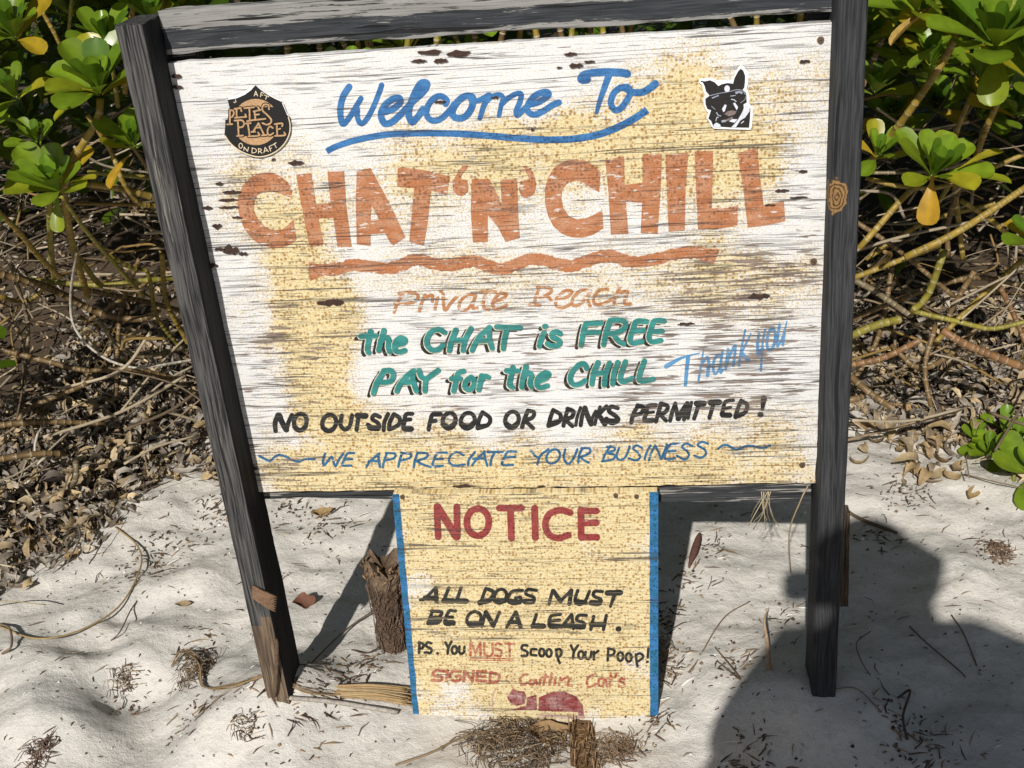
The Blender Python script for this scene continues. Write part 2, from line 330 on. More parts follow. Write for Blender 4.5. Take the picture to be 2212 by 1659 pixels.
# ------------------------------------------------------------------ ground
def nz(x, y, s, o=0.0): return mnoise.noise(Vector((x * s + o, y * s + o * 0.7, o)))
def bumpf(x, y, cx, cy, r): return math.exp(-((x - cx) ** 2 + (y - cy) ** 2) / (r * r))
MND = at_z(110, 1580); MND2 = at_z(330, 1490); LPB = at_z(610, 1500, .045); RPB = at_z(1772, 1493, .035)
DIMP = [(at_z(*p), r, a) for p, r, a in (((255, 1500), .07, -.022), ((330, 1590), .08, -.02), ((260, 1330), .05, -.015), ((330, 1310), .05, -.014),
        ((120, 1470), .10, .016), ((300, 1420), .06, .014), ((60, 1650), .06, -.012), ((480, 1590), .08, .010), ((1960, 1500), .1, -.012), ((2090, 1230), .08, .012),
        ((430, 1250), .07, .012), ((200, 1400), .06, -.012), ((700, 1600), .07, -.008), ((1000, 1640), .09, .008))]
def gz(x, y):
    z = 0.018 * nz(x, y, 3.1, 3) + 0.015 * nz(x, y, 7.5, 9) + 0.008 * nz(x, y, 17, 5) + 0.003 * nz(x, y, 40, 2)
    z += 0.055 * bumpf(x, y, MND[0], MND[1], 0.12) - 0.022 * bumpf(x, y, MND2[0], MND2[1], 0.07)
    for c, r, a in DIMP: z += 1.9 * a * bumpf(x, y, c[0], c[1], r)
    z += 0.080 * bumpf(x, y, LPB[0], LPB[1], 0.14) + 0.062 * bumpf(x, y, RPB[0], RPB[1], 0.19)
    z -= 0.034 * bumpf(x, y, 0.52, -0.02, 0.22)
    t = min(1, max(0, (-y - 0.55) / 1.4)); z += 0.26 * t * t * (3 - 2 * t)
    t = min(1, max(0, (y - 1.0) / 3)); z += 0.10 * t * t * (3 - 2 * t)
    return z
bl = [at_z(*p) for p in ((-200, 1380), (0, 1320), (130, 1250), (280, 1130), (420, 1060), (560, 1040), (700, 1000))]
br = [at_z(*p) for p in ((1830, 905), (1950, 950), (2080, 1040), (2212, 1075), (2400, 1100))]
bx = [q[0] for q in bl] + [q[0] for q in br]; by = [q[1] for q in bl] + [q[1] for q in br]
def litter_edge(x): return float(np.interp(x, bx, by))
def axis(lo, hi, f0, f1, fine, coarse):
    out = [f0]
    s = fine
    while out[-1] < hi: out.append(out[-1] + (fine if out[-1] < f1 else s)); s = s if out[-1] < f1 else min(s * 1.25, coarse)
    left = [f0]; s = fine
    while left[-1] > lo: left.append(left[-1] - s); s = min(s * 1.25, coarse)
    return np.array(left[:0:-1] + out)
xs = axis(-30, 32, -0.75, 2.0, 0.011, 3); ys = axis(-25, 40, -0.55, 1.15, 0.011, 3)
s = Soup(); nx, ny = len(xs), len(ys)
V = [(x, y, gz(x, y)) for y in ys for x in xs]
def humus(x, y):
    d = (y - litter_edge(x)) / 0.30 + 0.9 * nz(x, y, 6, 31); h = min(1, max(0, d - 0.5)); return (h, h, h)
s.add(V, [(j * nx + i, j * nx + i + 1, (j + 1) * nx + i + 1, (j + 1) * nx + i) for j in range(ny - 1) for i in range(nx - 1)], [humus(q[0], q[1]) for q in V])
m, nb, p = mat('pale_beach_sand'); P = nb.pos()
big = nb.noise(P, 5, 4); fine = nb.noise(P, 420, 3, 0.7); med = nb.noise(P, 60, 4, 0.65); sp = nb.noise(P, 900, 1)
c = nb.mix(nb.ss(big, 0.3, 0.7), (0.75, 0.705, 0.635), (0.67, 0.64, 0.585))
c = nb.mix(nb.ss(med, 0.50, 0.72, 0, 0.45), c, (0.44, 0.405, 0.36))
c = nb.mix(nb.ss(sp, 0.66, 0.74, 0, 0.7), c, (0.22, 0.18, 0.14)); c = nb.mix(nb.ss(fine, 0.62, 0.72, 0, 0.5), c, (0.78, 0.75, 0.70))
c = nb.mix(nb.attr(), c, nb.mix(med, (0.05, 0.036, 0.024), (0.16, 0.115, 0.075)))      # leaf mould under the shrubs
setp(nb, p, col=c, rough=0.95, spec=0.15, normal=nb.bump(nb.m('ADD', nb.m('MULTIPLY', fine, 0.5), med), 0.65, 0.008))
M['sand'] = m
sand = s.build('sand', M['sand']); sand['kind'] = 'structure'
def on_ground(px, py, lift=0.0):
    z = 0.0
    for _ in range(6):
        q = at_z(px, py, z); z = gz(q[0], q[1])
    return np.array([q[0], q[1], z + lift])

# ------------------------------------------------------------------ the sign: board, posts, rails
sign = thing('welcome_sign', 'weathered white and yellow plank sign on dark posts, hand painted Welcome To', 'sign', (0.52, 0.02, 0))
def slab(quad_px, y0, thick, name, m, parent, rough=0.0, nu=60, nv=40, edge=0.0012, smooth=False):
    # a board cut to four picture corners lying in the plane y = y0, with real thickness and slightly ragged edges
    q = [at_y(a, b, y0) for a, b in quad_px]
    s = Soup(); g = np.empty((nv + 1, nu + 1, 3))
    for j in range(nv + 1):
        for i in range(nu + 1):
            u, v = i / nu, j / nv
            P_ = (q[0] * (1 - u) + q[1] * u) * (1 - v) + (q[3] * (1 - u) + q[2] * u) * v
            if i in (0, nu): P_[0] += edge * 2 * nz(P_[2], 1.3 + i, 55)
            if j in (0, nv): P_[2] += edge * 2 * nz(P_[0], 2.7 + j, 40) + edge * 1.5 * nz(P_[0], 4.1 + j, 9)
            g[j, i] = P_
    n = (nu + 1) * (nv + 1); front = g.reshape(-1, 3); back = front + (0, thick, 0)
    fs = [(j * (nu + 1) + i, (j + 1) * (nu + 1) + i, (j + 1) * (nu + 1) + i + 1, j * (nu + 1) + i + 1) for j in range(nv) for i in range(nu)]
    fb = [tuple(n + k for k in f[::-1]) for f in fs]
    ring = [i for i in range(nu)] + [j * (nu + 1) + nu for j in range(nv)] + [nv * (nu + 1) + i for i in range(nu, 0, -1)] + [j * (nu + 1) for j in range(nv, 0, -1)]
    fe = [(ring[k], ring[(k + 1) % len(ring)], n + ring[(k + 1) % len(ring)], n + ring[k]) for k in range(len(ring))]
    s.add(np.vstack([front, back]), fs + fb + fe)
    return s.build(name, m, parent, smooth)
board = slab([(360, 137), (1797, 48), (1762, 1043), (546, 1063)], 0.0, 0.016, 'board', M['board'], sign)

def beam(path, w, d, ang, name, m, parent, n=60, rag=0.0015, top=None, lowmat=None, lowz=None):
    # square timber following a path of centres, with worn arrises; ang turns the section
    s = Soup(); P = catmull(path, max(2, n // max(1, len(path) - 1)))
    P = np.asarray(P); axis_v = P[-1] - P[0]; axis_v /= np.linalg.norm(axis_v)
    if abs(axis_v[2]) > 0.7: e1, e2 = np.array([1., 0, 0]), np.array([0., 1, 0])
    else: e1, e2 = np.array([0., 1, 0]), np.array([0., 0, 1])
    ca, sa = math.cos(ang), math.sin(ang); a1 = e1 * ca + e2 * sa; a2 = -e1 * sa + e2 * ca
    b = 0.10; sec = []
    for cx_, cy_ in ((-1, -1), (1, -1), (1, 1), (-1, 1)):
        sec += [(cx_ * (1 - b), cy_), (cx_, cy_ * (1 - b))] if cx_ * cy_ < 0 else [(cx_, cy_ * (1 - b)), (cx_ * (1 - b), cy_)]
    sec2 = []
    for k in range(8):
        A_, B_ = np.array(sec[k]), np.array(sec[(k + 1) % 8])
        if k % 2 == 1:
            sec2 += [A_ + (B_ - A_) * t for t in np.linspace(0, 1, 6, endpoint=False)]
        else: sec2.append(A_)
    sec = sec2; ns = len(sec); V = []
    for i, c in enumerate(P):
        for k, (u, v) in enumerate(sec):
            q = c + a1 * u * w / 2 + a2 * v * d / 2
            r = rag * (nz(k * 1.7, i * 0.35 * (60 / n), 1.0, 4) + 0.9 * nz(k * 5.1, i * 0.06, 1.0, 8))
            q = q + (a1 * u + a2 * v) * r
            if i in (0, len(P) - 1): q = q + axis_v * rag * 2.5 * nz(u * 3, v * 3, 1.2, 2)
            V.append(q)
    fs = [(i * ns + k, (i + 1) * ns + k, (i + 1) * ns + (k + 1) % ns, i * ns + (k + 1) % ns) for i in range(len(P) - 1) for k in range(ns)]
    fs += [tuple(range(ns)), tuple((len(P) - 1) * ns + k for k in range(ns))[::-1]]
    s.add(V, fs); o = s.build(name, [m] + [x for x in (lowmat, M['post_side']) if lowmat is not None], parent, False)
    bm = bmesh.new(); bm.from_mesh(o.data); bmesh.ops.recalc_face_normals(bm, faces=bm.faces)
    if lowmat is not None:
        for f in bm.faces:
            c = f.calc_center_median()
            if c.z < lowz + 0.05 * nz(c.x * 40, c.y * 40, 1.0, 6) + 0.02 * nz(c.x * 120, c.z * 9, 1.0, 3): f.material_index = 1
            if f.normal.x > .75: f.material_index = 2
    bm.to_mesh(o.data); bm.free(); return o
PW, PD, PF = 0.047, 0.098, -0.070      # the posts are planks set with their narrow edge to the front
a_ = at_y(305, 47, PF); b_ = at_y(601, 1406, PF)
def lpost(z):
    q = (z - a_[2]) / (b_[2] - a_[2]); return np.array([a_[0] + (b_[0] - a_[0]) * q - PW / 2 + .001, PF + PD / 2, z])
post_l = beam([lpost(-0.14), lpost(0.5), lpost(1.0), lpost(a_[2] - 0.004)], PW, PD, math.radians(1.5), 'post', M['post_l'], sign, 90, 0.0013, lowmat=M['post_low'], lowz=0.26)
a2_ = at_y(1806, 40, -0.045); b2_ = at_y(1757, 1400, -0.045)
def rpost(z):
    q = (z - a2_[2]) / (b2_[2] - a2_[2]); return np.array([a2_[0] + (b2_[0] - a2_[0]) * q + 0.0225, -0.045 + PD / 2, z])
post_r = beam([rpost(-0.14), rpost(0.5), rpost(1.0), rpost(a2_[2] + 0.13)], 0.046, PD, math.radians(1), 'post', M['post_r'], sign, 90, 0.0012)
ra, rb = at_y(352, 70, 0.004), at_y(1815, -26, 0.004)
top_rail = beam([ra + (0, .018, 0), ra * .66 + rb * .34 + np.array((0, .018, 0)), ra * .33 + rb * .67 + np.array((0, .018, 0)), rb + (0, .018, 0)], 0.036, 0.066, 0.0, 'rail', M['rail'], sign, 120, 0.0028)
la, lb = at_y(556, 1056, 0.022), at_y(1752, 1064, 0.022)
low_rail = beam([la + (0, .017, 0.002), la * .5 + lb * .5 + np.array((0, .017, 0)), lb + (0, .017, 0)], 0.032, 0.046, 0.0, 'rail', M['rail_low'], sign, 80, 0.002)
blk = Soup()
# offcut blocks nailed inside the corners behind the rails
for (pa, pb), nm in ((((1742, 30), (1799, 32)), 'corner_block'), (((362, 124), (430, 122)), 'corner_block')):
    A_, B_ = at_y(*pa, 0.045), at_y(*pb, 0.045)
    beam([A_, (A_ + B_) / 2, B_], 0.03, 0.05, 0.0, nm, M['rail_low'], sign, 10, 0.001)
A_ = at_y(1826, 1100, 0.05); B_ = at_y(1822, 1300, 0.05)
beam([B_, (A_ + B_) / 2, A_], 0.014, 0.03, 0.0, 'brace', M['post_low'], sign, 20, 0.001)
# splintered bark sliver at the foot of the left post
s = Soup(); f0 = at_y(540, 1276, -0.073); f1 = at_y(590, 1302, -0.074)
for k in range(7):
    o_ = np.array([0.001 * k, 0.0, 0.004 * (k - 3)])
    tube(s, catmull([f0 + o_, (f0 + f1) / 2 + o_ + (0, -0.007, 0.004), f1 + o_ * 1.4 + (0.004, -0.006, 0)], 4), [0.001, 0.003, 0.004, 0.004, 0.004, 0.0045, 0.004, 0.003, 0.001], (0.20, 0.12, 0.075), 5)
g0 = at_y(598, 1380, -0.076); g1 = at_y(593, 1506, -0.078)
tube(s, catmull([g0, (g0 + g1) / 2 + (0.003, -0.004, 0), g1], 6), [.001] + [.0045] * 11 + [.002], (0.13, 0.085, 0.055), 5)
s.build('splinter', M['wood_frag'], sign)

# ------------------------------------------------------------------ painted lettering: strokes laid in the plane of the board
LAYER = [0]
class Crop:                          # coordinates read off an enlarged piece of the sign
    def __init__(s, ox, oy, w, W=2212): s.ox, s.oy, s.k = ox, oy, w / W
    def D(s, x, y): return ((s.ox + x * s.k) * 0.548611, (s.oy + y * s.k) * 0.548611)
def ribbon(s, crop, pts, w0, w1=None, y0=-0.0006, col=(1, 1, 1), smooth=True, caps=True, rough=0.05, off=(0, 0)):
    w1 = w0 if w1 is None else w1
    P = np.array(catmull([np.array(p, float) for p in pts], 7) if smooth or len(pts) == 2 else [np.array(p, float) for p in pts]) + np.array(off)
    n = len(P); T = np.gradient(P, axis=0); T /= np.linalg.norm(T, axis=1)[:, None] + 1e-9
    N = np.stack([-T[:, 1], T[:, 0]], 1); W = np.linspace(w0, w1, n) / 2
    ph = random.random() * 50
    L = [P[i] + N[i] * W[i] * (1 + rough * mnoise.noise(Vector((i * 0.8, ph, 0))) * 2) for i in range(n)]
    R = [P[i] - N[i] * W[i] * (1 + rough * mnoise.noise(Vector((i * 0.8, ph + 9, 0))) * 2) for i in range(n)]
    if caps:
        ks = np.linspace(0, math.pi, 7)[1:-1]
        c0 = [P[0] + (N[0] * math.cos(a) - T[0] * math.sin(a)) * W[0] for a in ks]
        c1 = [P[-1] + (-N[-1] * math.cos(a) + T[-1] * math.sin(a)) * W[-1] for a in ks]
    else: c0 = c1 = []
    LAYER[0] += 1; yy = y0 - 0.0001 * (LAYER[0] % 8); st_ = 0.00009 / n     # each stroke climbs a little so that its loops never lie in one plane
    V = [at_y(*crop.D(*q), yy - st_ * i) for q, i in zip(L + R + c0 + c1, list(range(n)) * 2 + [0] * len(c0) + [n - 1] * len(c1))]
    fs = [(i, n + i, n + i + 1, i + 1) for i in range(n - 1)]
    if caps: fs += [(0,) + tuple(2 * n + j for j in range(len(c0))) + (n,), (2 * n - 1,) + tuple(2 * n + len(c0) + j for j in range(len(c1))) + (n - 1,)]
    s.add(V, fs, col)
def poly(s, crop, loops, y0=-0.0006, sm=0):
    LAYER[0] += 1; yy = y0 - 0.0001 * (LAYER[0] % 8); flat = []; L3 = []
    for lp in loops:
        if sm: lp = [tuple(q) for q in catmull([*lp, lp[0]], sm)[:-1]]
        L3.append([Vector((x, y, 0)) for x, y in lp]); flat += lp
    s.add([at_y(*crop.D(*q), yy) for q in flat], [tuple(t) for t in tessellate_polygon(L3)])
def oval(cx, cy, rx, ry, slant=0.0, n=14, a0=0.3):
    return [(cx + rx * math.cos(a) + slant * ry * -math.sin(a), cy + ry * math.sin(a)) for a in np.linspace(a0, a0 + 2 * math.pi, n)]
def word(name, m, parent, items, y0=-0.0006, label=None, fat=1.0):
    LAYER[0] = 0; J = []
    for it in items:
        crop = it[0]
        if it[1] == 'poly':
            xs_ = [crop.D(*q) for q in it[2][0]]; J.append((xs_, lambda s, it=it: poly(s, it[0], it[2], y0, it[3] if len(it) > 3 else 0)))
        else:
            for st in it[2:]:
                pts, w0, w1 = (st, it[1], None) if isinstance(st, list) else st
                w0 = w0 * fat; w1 = w1 * fat if w1 else None
                J.append(([crop.D(*q) for q in pts], lambda s, c=crop, a=(pts, w0, w1): ribbon(s, c, *a, y0)))
    return clusters(name, m, parent, J, label)
def clusters(name, m, parent, J, label=None, gap=(13, 26)):
    # strokes that stand close together are one word: each word becomes one mesh
    B = [(min(q[0] for q in d), max(q[0] for q in d), min(q[1] for q in d), max(q[1] for q in d)) for d, _ in J]; g = list(range(len(J)))
    def find(i):
        while g[i] != i: i = g[i]
        return i
    for i in range(len(J)):
        for j in range(i):
            a, b = B[i], B[j]
            if a[0] - gap[0] < b[1] and b[0] - gap[0] < a[1] and a[2] - gap[0] < b[3] and b[2] - gap[0] < a[3]: g[find(i)] = find(j)
    out = {}
    for i in range(len(J)): out.setdefault(find(i), []).append(J[i][1])
    for fs in out.values():
        s = Soup()
        for f in fs: f(s)
        o = s.build(name, m, parent, False)
        if label: o['label'] = label
    return o
cA, cB, cC, cD, cE = Crop(1240, 240, 700), Crop(1900, 240, 750), Crop(900, 600, 800), Crop(1600, 580, 800), Crop(2340, 560, 800)
cF, cG, cH = Crop(1500, 1100, 1040), Crop(1380, 1240, 660), Crop(2000, 1230, 660)
cI, cJ, cK, cL = Crop(1000, 1580, 700), Crop(1640, 1560, 700), Crop(2300, 1540, 760), Crop(2600, 1240, 550)
cM, cN = Crop(1540, 1920, 1060, 1270), Crop(1600, 2280, 1000, 1270)
cO, cP = Crop(840, 300, 360, 1659), Crop(2720, 230, 300, 1659)

word('lettering', M['blue'], board, [
    (cA, 84, ([(425, 322), (352, 440), (316, 590), (324, 720), (352, 785), (430, 700), (510, 570), (572, 465)], 84, 66), ([(528, 600), (530, 710), (575, 780), (650, 715), (735, 550), (795, 400), (830, 300)], 66, 66),
     [(880, 632), (980, 590), (1055, 520), (1050, 465), (980, 468), (890, 530), (830, 620), (828, 710), (875, 780), (965, 755), (1060, 670), (1140, 590)],
     [(1110, 620), (1220, 500), (1330, 400), (1392, 310), (1380, 268), (1310, 285), (1240, 400), (1190, 530), (1165, 650), (1185, 730), (1215, 760), (1290, 680), (1340, 600)],
     ([(1625, 535), (1640, 490), (1580, 440), (1500, 450), (1420, 530), (1385, 640), (1420, 720), (1500, 742), (1590, 700), (1680, 610), (1730, 540)], 76, 76),
     [(1960, 520), (1960, 450), (1880, 435), (1790, 490), (1720, 590), (1715, 675), (1780, 712), (1870, 690), (1940, 600), (1962, 520), (1945, 475)],
     ([(1960, 505), (2050, 485), (2160, 430)], 60, 76), ([(2165, 430), (2100, 560), (2052, 715)], 84, 60)),
    (cB, 74, ([(30, 480), (100, 420), (190, 392), (235, 425), (215, 520), (190, 635)], 66, 52), ([(215, 510), (300, 430), (400, 378), (447, 390), (435, 470), (395, 570), (400, 628), (450, 590), (500, 540)], 60, 70),
     [(530, 510), (640, 480), (740, 420), (765, 370), (700, 362), (600, 410), (530, 500), (520, 580), (590, 622), (690, 590), (800, 520), (885, 482)],
     ([(1215, 215), (1150, 218), (1170, 165), (1300, 135), (1480, 130), (1640, 140), (1680, 150)], 90, 92), ([(1465, 170), (1400, 350), (1350, 500), (1325, 600)], 80, 40),
     [(1690, 330), (1600, 312), (1520, 380), (1490, 480), (1525, 560), (1590, 562), (1660, 480), (1712, 380), (1695, 310), (1640, 300)],
     ([(1690, 340), (1760, 365), (1860, 360), (1950, 310), (2005, 265)], 76, 90))])
sw = [cA.D(x, y) for x, y in ((145, 1125), (250, 1070), (420, 1010), (600, 965), (900, 915), (1200, 900), (1500, 898), (1800, 905), (2090, 925))] + \
     [cB.D(x, y) for x, y in ((350, 893), (650, 912), (850, 915), (1050, 905), (1300, 865), (1500, 800), (1700, 705), (1850, 612), (1912, 568))]
class CD:                            # plain picture coordinates
    D = staticmethod(lambda x, y: (x, y))
s = Soup(); LAYER[0] = 0; ribbon(s, CD, sw, 13, 16, caps=False); s.build('underline', M['blue'], board, False)
word('lettering', M['orange'], board, [
    (cC, 'poly', [[(690, 495), (682, 400), (640, 320), (560, 255), (460, 218), (360, 222), (250, 265), (160, 350), (108, 470), (95, 570), (120, 700), (170, 830), (250, 940), (350, 1010), (470, 1040), (590, 1035), (680, 1000), (740, 945), (720, 830), (705, 730), (650, 790), (580, 840), (490, 850), (400, 810), (320, 730), (277, 640), (275, 560), (310, 470), (380, 425), (470, 425), (560, 450), (620, 475)]]),
    (cC, 'poly', [[(735, 245), (900, 225), (950, 560), (1110, 550), (1075, 212), (1258, 205), (1280, 560), (1340, 1030), (1185, 1030), (1140, 715), (980, 720), (1035, 1000), (880, 1035), (790, 560)]]),
    (cC, 'poly', [[(1395, 205), (1545, 170), (1690, 440), (1800, 650), (1925, 925), (1790, 1015), (1745, 960), (1705, 880), (1545, 890), (1545, 1020), (1395, 1000), (1385, 500)], [(1555, 575), (1640, 735), (1545, 745)]]),
    (cD, 'poly', [[(-95, 230), (-30, 210), (0, 225), (180, 245), (330, 280), (475, 320), (440, 520), (265, 470), (235, 800), (190, 1070), (30, 1030), (60, 700), (85, 445), (-100, 430)]]),
    (cD, 'poly', [[(680, 205), (620, 200), (560, 270), (515, 360), (505, 440), (530, 500), (600, 530), (660, 490), (675, 420), (650, 360), (590, 340), (620, 280)]], 4),
    (cD, 'poly', [[(710, 345), (905, 345), (975, 480), (1040, 640), (1020, 350), (1205, 350), (1215, 700), (1235, 985), (1080, 1030), (990, 860), (885, 735), (885, 1030), (725, 1035), (700, 700)]]),
    (cD, 'poly', [[(1260, 205), (1320, 210), (1385, 290), (1410, 400), (1395, 490), (1340, 540), (1270, 545), (1230, 480), (1230, 410), (1270, 365), (1330, 340), (1300, 270)]], 4),
    (cD, 'poly', [[(2100, 490), (2115, 270), (2050, 200), (1950, 145), (1840, 128), (1720, 150), (1610, 220), (1540, 330), (1508, 450), (1508, 600), (1540, 740), (1600, 860), (1690, 940), (1800, 980), (1920, 985), (2040, 950), (2145, 880), (2135, 680), (2050, 730), (1960, 770), (1860, 785), (1770, 750), (1710, 660), (1688, 550), (1700, 460), (1760, 385), (1850, 360), (1930, 385), (2010, 440)]]),
    (cE, 'poly', [[(120, 195), (325, 150), (330, 465), (525, 440), (525, 130), (735, 125), (725, 480), (690, 1000), (505, 990), (520, 660), (345, 650), (370, 1000), (180, 1005), (155, 560)]]),
    (cE, 'poly', [[(775, 135), (1025, 110), (995, 500), (985, 960), (810, 975), (790, 560)]]),
    (cE, 'poly', [[(1090, 100), (1295, 95), (1280, 720), (1440, 715), (1560, 690), (1560, 910), (1330, 945), (1130, 950), (1105, 500)]]),
    (cE, 'poly', [[(1560, 125), (1665, 85), (1780, 65), (1800, 350), (1845, 685), (2065, 640), (2080, 860), (1870, 905), (1670, 930), (1620, 500)]])])
wv = [cC.D(x, y) for x, y in ((878, 1292), (1000, 1282), (1200, 1262), (1350, 1230), (1500, 1238), (1700, 1262), (1850, 1240))] + \
     [cD.D(x, y) for x, y in ((60, 1235), (150, 1228), (300, 1270), (450, 1288), (600, 1255), (750, 1245), (900, 1298), (1050, 1330), (1200, 1272), (1350, 1222), (1500, 1226), (1650, 1275), (1800, 1290), (1950, 1242), (2090, 1195))] + \
     [cE.D(x, y) for x, y in ((200, 1240), (350, 1290), (500, 1300), (650, 1275), (800, 1237), (950, 1205), (1100, 1200), (1250, 1222), (1325, 1240))]
s = Soup(); LAYER[0] = 0; ribbon(s, CD, wv, 26, 26, caps=False, rough=0.14)
poly(s, cC, [[(868, 1175), (960, 1215), (1060, 1235), (1060, 1330), (885, 1400)]]); poly(s, cE, [[(1200, 1155), (1365, 1160), (1300, 1325), (1190, 1310), (1120, 1250)]])
s.build('underline', M['orange'], board, False)
word('lettering', M['pale_orange'], board, [(cF, 27,
    [(150, 120), (210, 108), (285, 115), (310, 142), (285, 182), (200, 205), (115, 200)], [(190, 115), (140, 190), (110, 275)], [(370, 130), (340, 200), (320, 265)], [(350, 170), (400, 140), (430, 135), (430, 185)],
    [(475, 150), (450, 250)], [(498, 98), (503, 102)], [(520, 120), (522, 190), (537, 258), (590, 190), (650, 128)], [(790, 128), (720, 132), (662, 190), (660, 250), (720, 250), (772, 190), (795, 128), (772, 200), (770, 240), (805, 240)],
    [(890, 88), (860, 180), (862, 240), (905, 250)], [(832, 105), (960, 103)], [(945, 185), (1020, 160), (1048, 128), (990, 122), (938, 190), (948, 245), (1000, 243), (1050, 215)],
    [(1325, 70), (1295, 150), (1280, 215)], [(1310, 66), (1400, 70), (1428, 100), (1370, 140)], [(1320, 148), (1390, 142), (1425, 175)], [(1245, 214), (1335, 214)],
    [(1485, 160), (1560, 148), (1600, 102), (1540, 97), (1472, 160), (1467, 220), (1520, 238), (1580, 212)], [(1750, 92), (1680, 92), (1612, 150), (1602, 213), (1660, 213), (1722, 150), (1757, 92), (1732, 170), (1752, 224)],
    [(1900, 82), (1830, 92), (1782, 150), (1792, 208), (1860, 203), (1930, 170)], [(2010, 52), (1970, 130), (1950, 205)], [(1975, 140), (2030, 102), (2065, 107), (2042, 170), (2042, 203), (2090, 205)])])
free = [(cG, [(265, 218), (240, 330), (222, 450), (240, 498)], [(135, 282), (338, 275)], [(440, 205), (400, 350), (372, 468)], [(395, 340), (470, 295), (502, 330), (500, 430), (522, 490)],
         [(612, 392), (700, 370), (715, 325), (660, 305), (602, 345), (580, 420), (605, 480), (660, 488), (715, 468)],
         [(1240, 232), (1170, 192), (1080, 212), (1015, 300), (1013, 395), (1070, 458), (1150, 458), (1225, 395)],
         [(1390, 200), (1332, 340), (1305, 470)], [(1590, 182), (1512, 330), (1485, 468)], [(1340, 340), (1500, 330)],
         [(1828, 170), (1710, 280), (1640, 390), (1605, 468)], [(1832, 165), (1832, 300), (1868, 440)], [(1670, 345), (1840, 335)], [(1930, 158), (2080, 165), (2240, 168)], [(2068, 175), (2030, 330), (2016, 445)]),
        (cH, [(475, 268), (432, 370), (415, 445)], [(485, 185), (498, 182)], [(690, 282), (640, 258), (582, 282), (592, 330), (660, 360), (688, 400), (650, 438), (570, 440), (518, 412)],
         [(1020, 170), (990, 280), (965, 435)], [(1030, 148), (1235, 140)], [(1000, 272), (1195, 262)], [(1340, 130), (1290, 280), (1262, 428)], [(1350, 108), (1470, 102), (1548, 135), (1535, 210), (1440, 265), (1310, 285)], [(1395, 290), (1455, 375), (1528, 415)],
         [(1830, 122), (1695, 122), (1645, 240), (1612, 350), (1645, 405), (1770, 385)], [(1650, 252), (1795, 242)], [(2060, 112), (1930, 118), (1882, 240), (1862, 330), (1900, 388), (2018, 370)], [(1890, 256), (2035, 246)]),
        (cG, [(445, 742), (355, 880), (302, 1035)], [(440, 738), (530, 735), (565, 800), (515, 880), (365, 890)], [(828, 740), (720, 830), (645, 930), (612, 1005)], [(830, 738), (822, 860), (868, 1005)], [(685, 892), (840, 882)],
         [(905, 735), (932, 815), (990, 850)], [(1155, 733), (1050, 810), (992, 870), (982, 1005)], [(1490, 742), (1420, 775), (1390, 880), (1362, 1005)], [(1335, 842), (1448, 840)],
         [(1590, 822), (1522, 880), (1512, 955), (1560, 988), (1618, 950), (1630, 860), (1590, 822)], [(1732, 802), (1712, 900), (1692, 988)], [(1710, 880), (1770, 812), (1818, 822)]),
        (cH, [(65, 728), (35, 870), (22, 958), (60, 988)], [(-18, 770), (138, 775)], [(240, 712), (200, 860), (182, 988)], [(200, 860), (270, 800), (310, 832), (292, 930), (312, 983)], [(402, 910), (500, 868), (538, 812), (480, 802), (402, 860), (382, 950), (430, 996), (520, 968)],
         [(1040, 742), (1010, 682), (940, 692), (852, 780), (822, 880), (862, 948), (940, 948), (1018, 900)], [(1190, 662), (1130, 800), (1107, 948)], [(1340, 672), (1290, 810), (1272, 958)], [(1130, 808), (1300, 792)], [(1450, 662), (1400, 800), (1382, 948)],
         [(1550, 652), (1500, 790), (1482, 885), (1530, 915), (1638, 870)], [(1800, 642), (1750, 780), (1732, 885), (1790, 908), (1918, 880)])]
for nm, mt, wd, off, y0 in (('letter_shadow', 'black', 52, (-60, 32), -0.0006), ('letter_outline', 'cream', 84, (-6, 4), -0.0016), ('lettering', 'teal', 74, (0, 0), -0.0026)):
    LAYER[0] = 0
    clusters(nm, M[mt], board, [([it[0].D(*q) for q in st], lambda s, c=it[0], st=st: ribbon(s, c, st, wd, wd * 0.95, y0, off=off)) for it in free for st in it[1:]], gap=(14, 0))
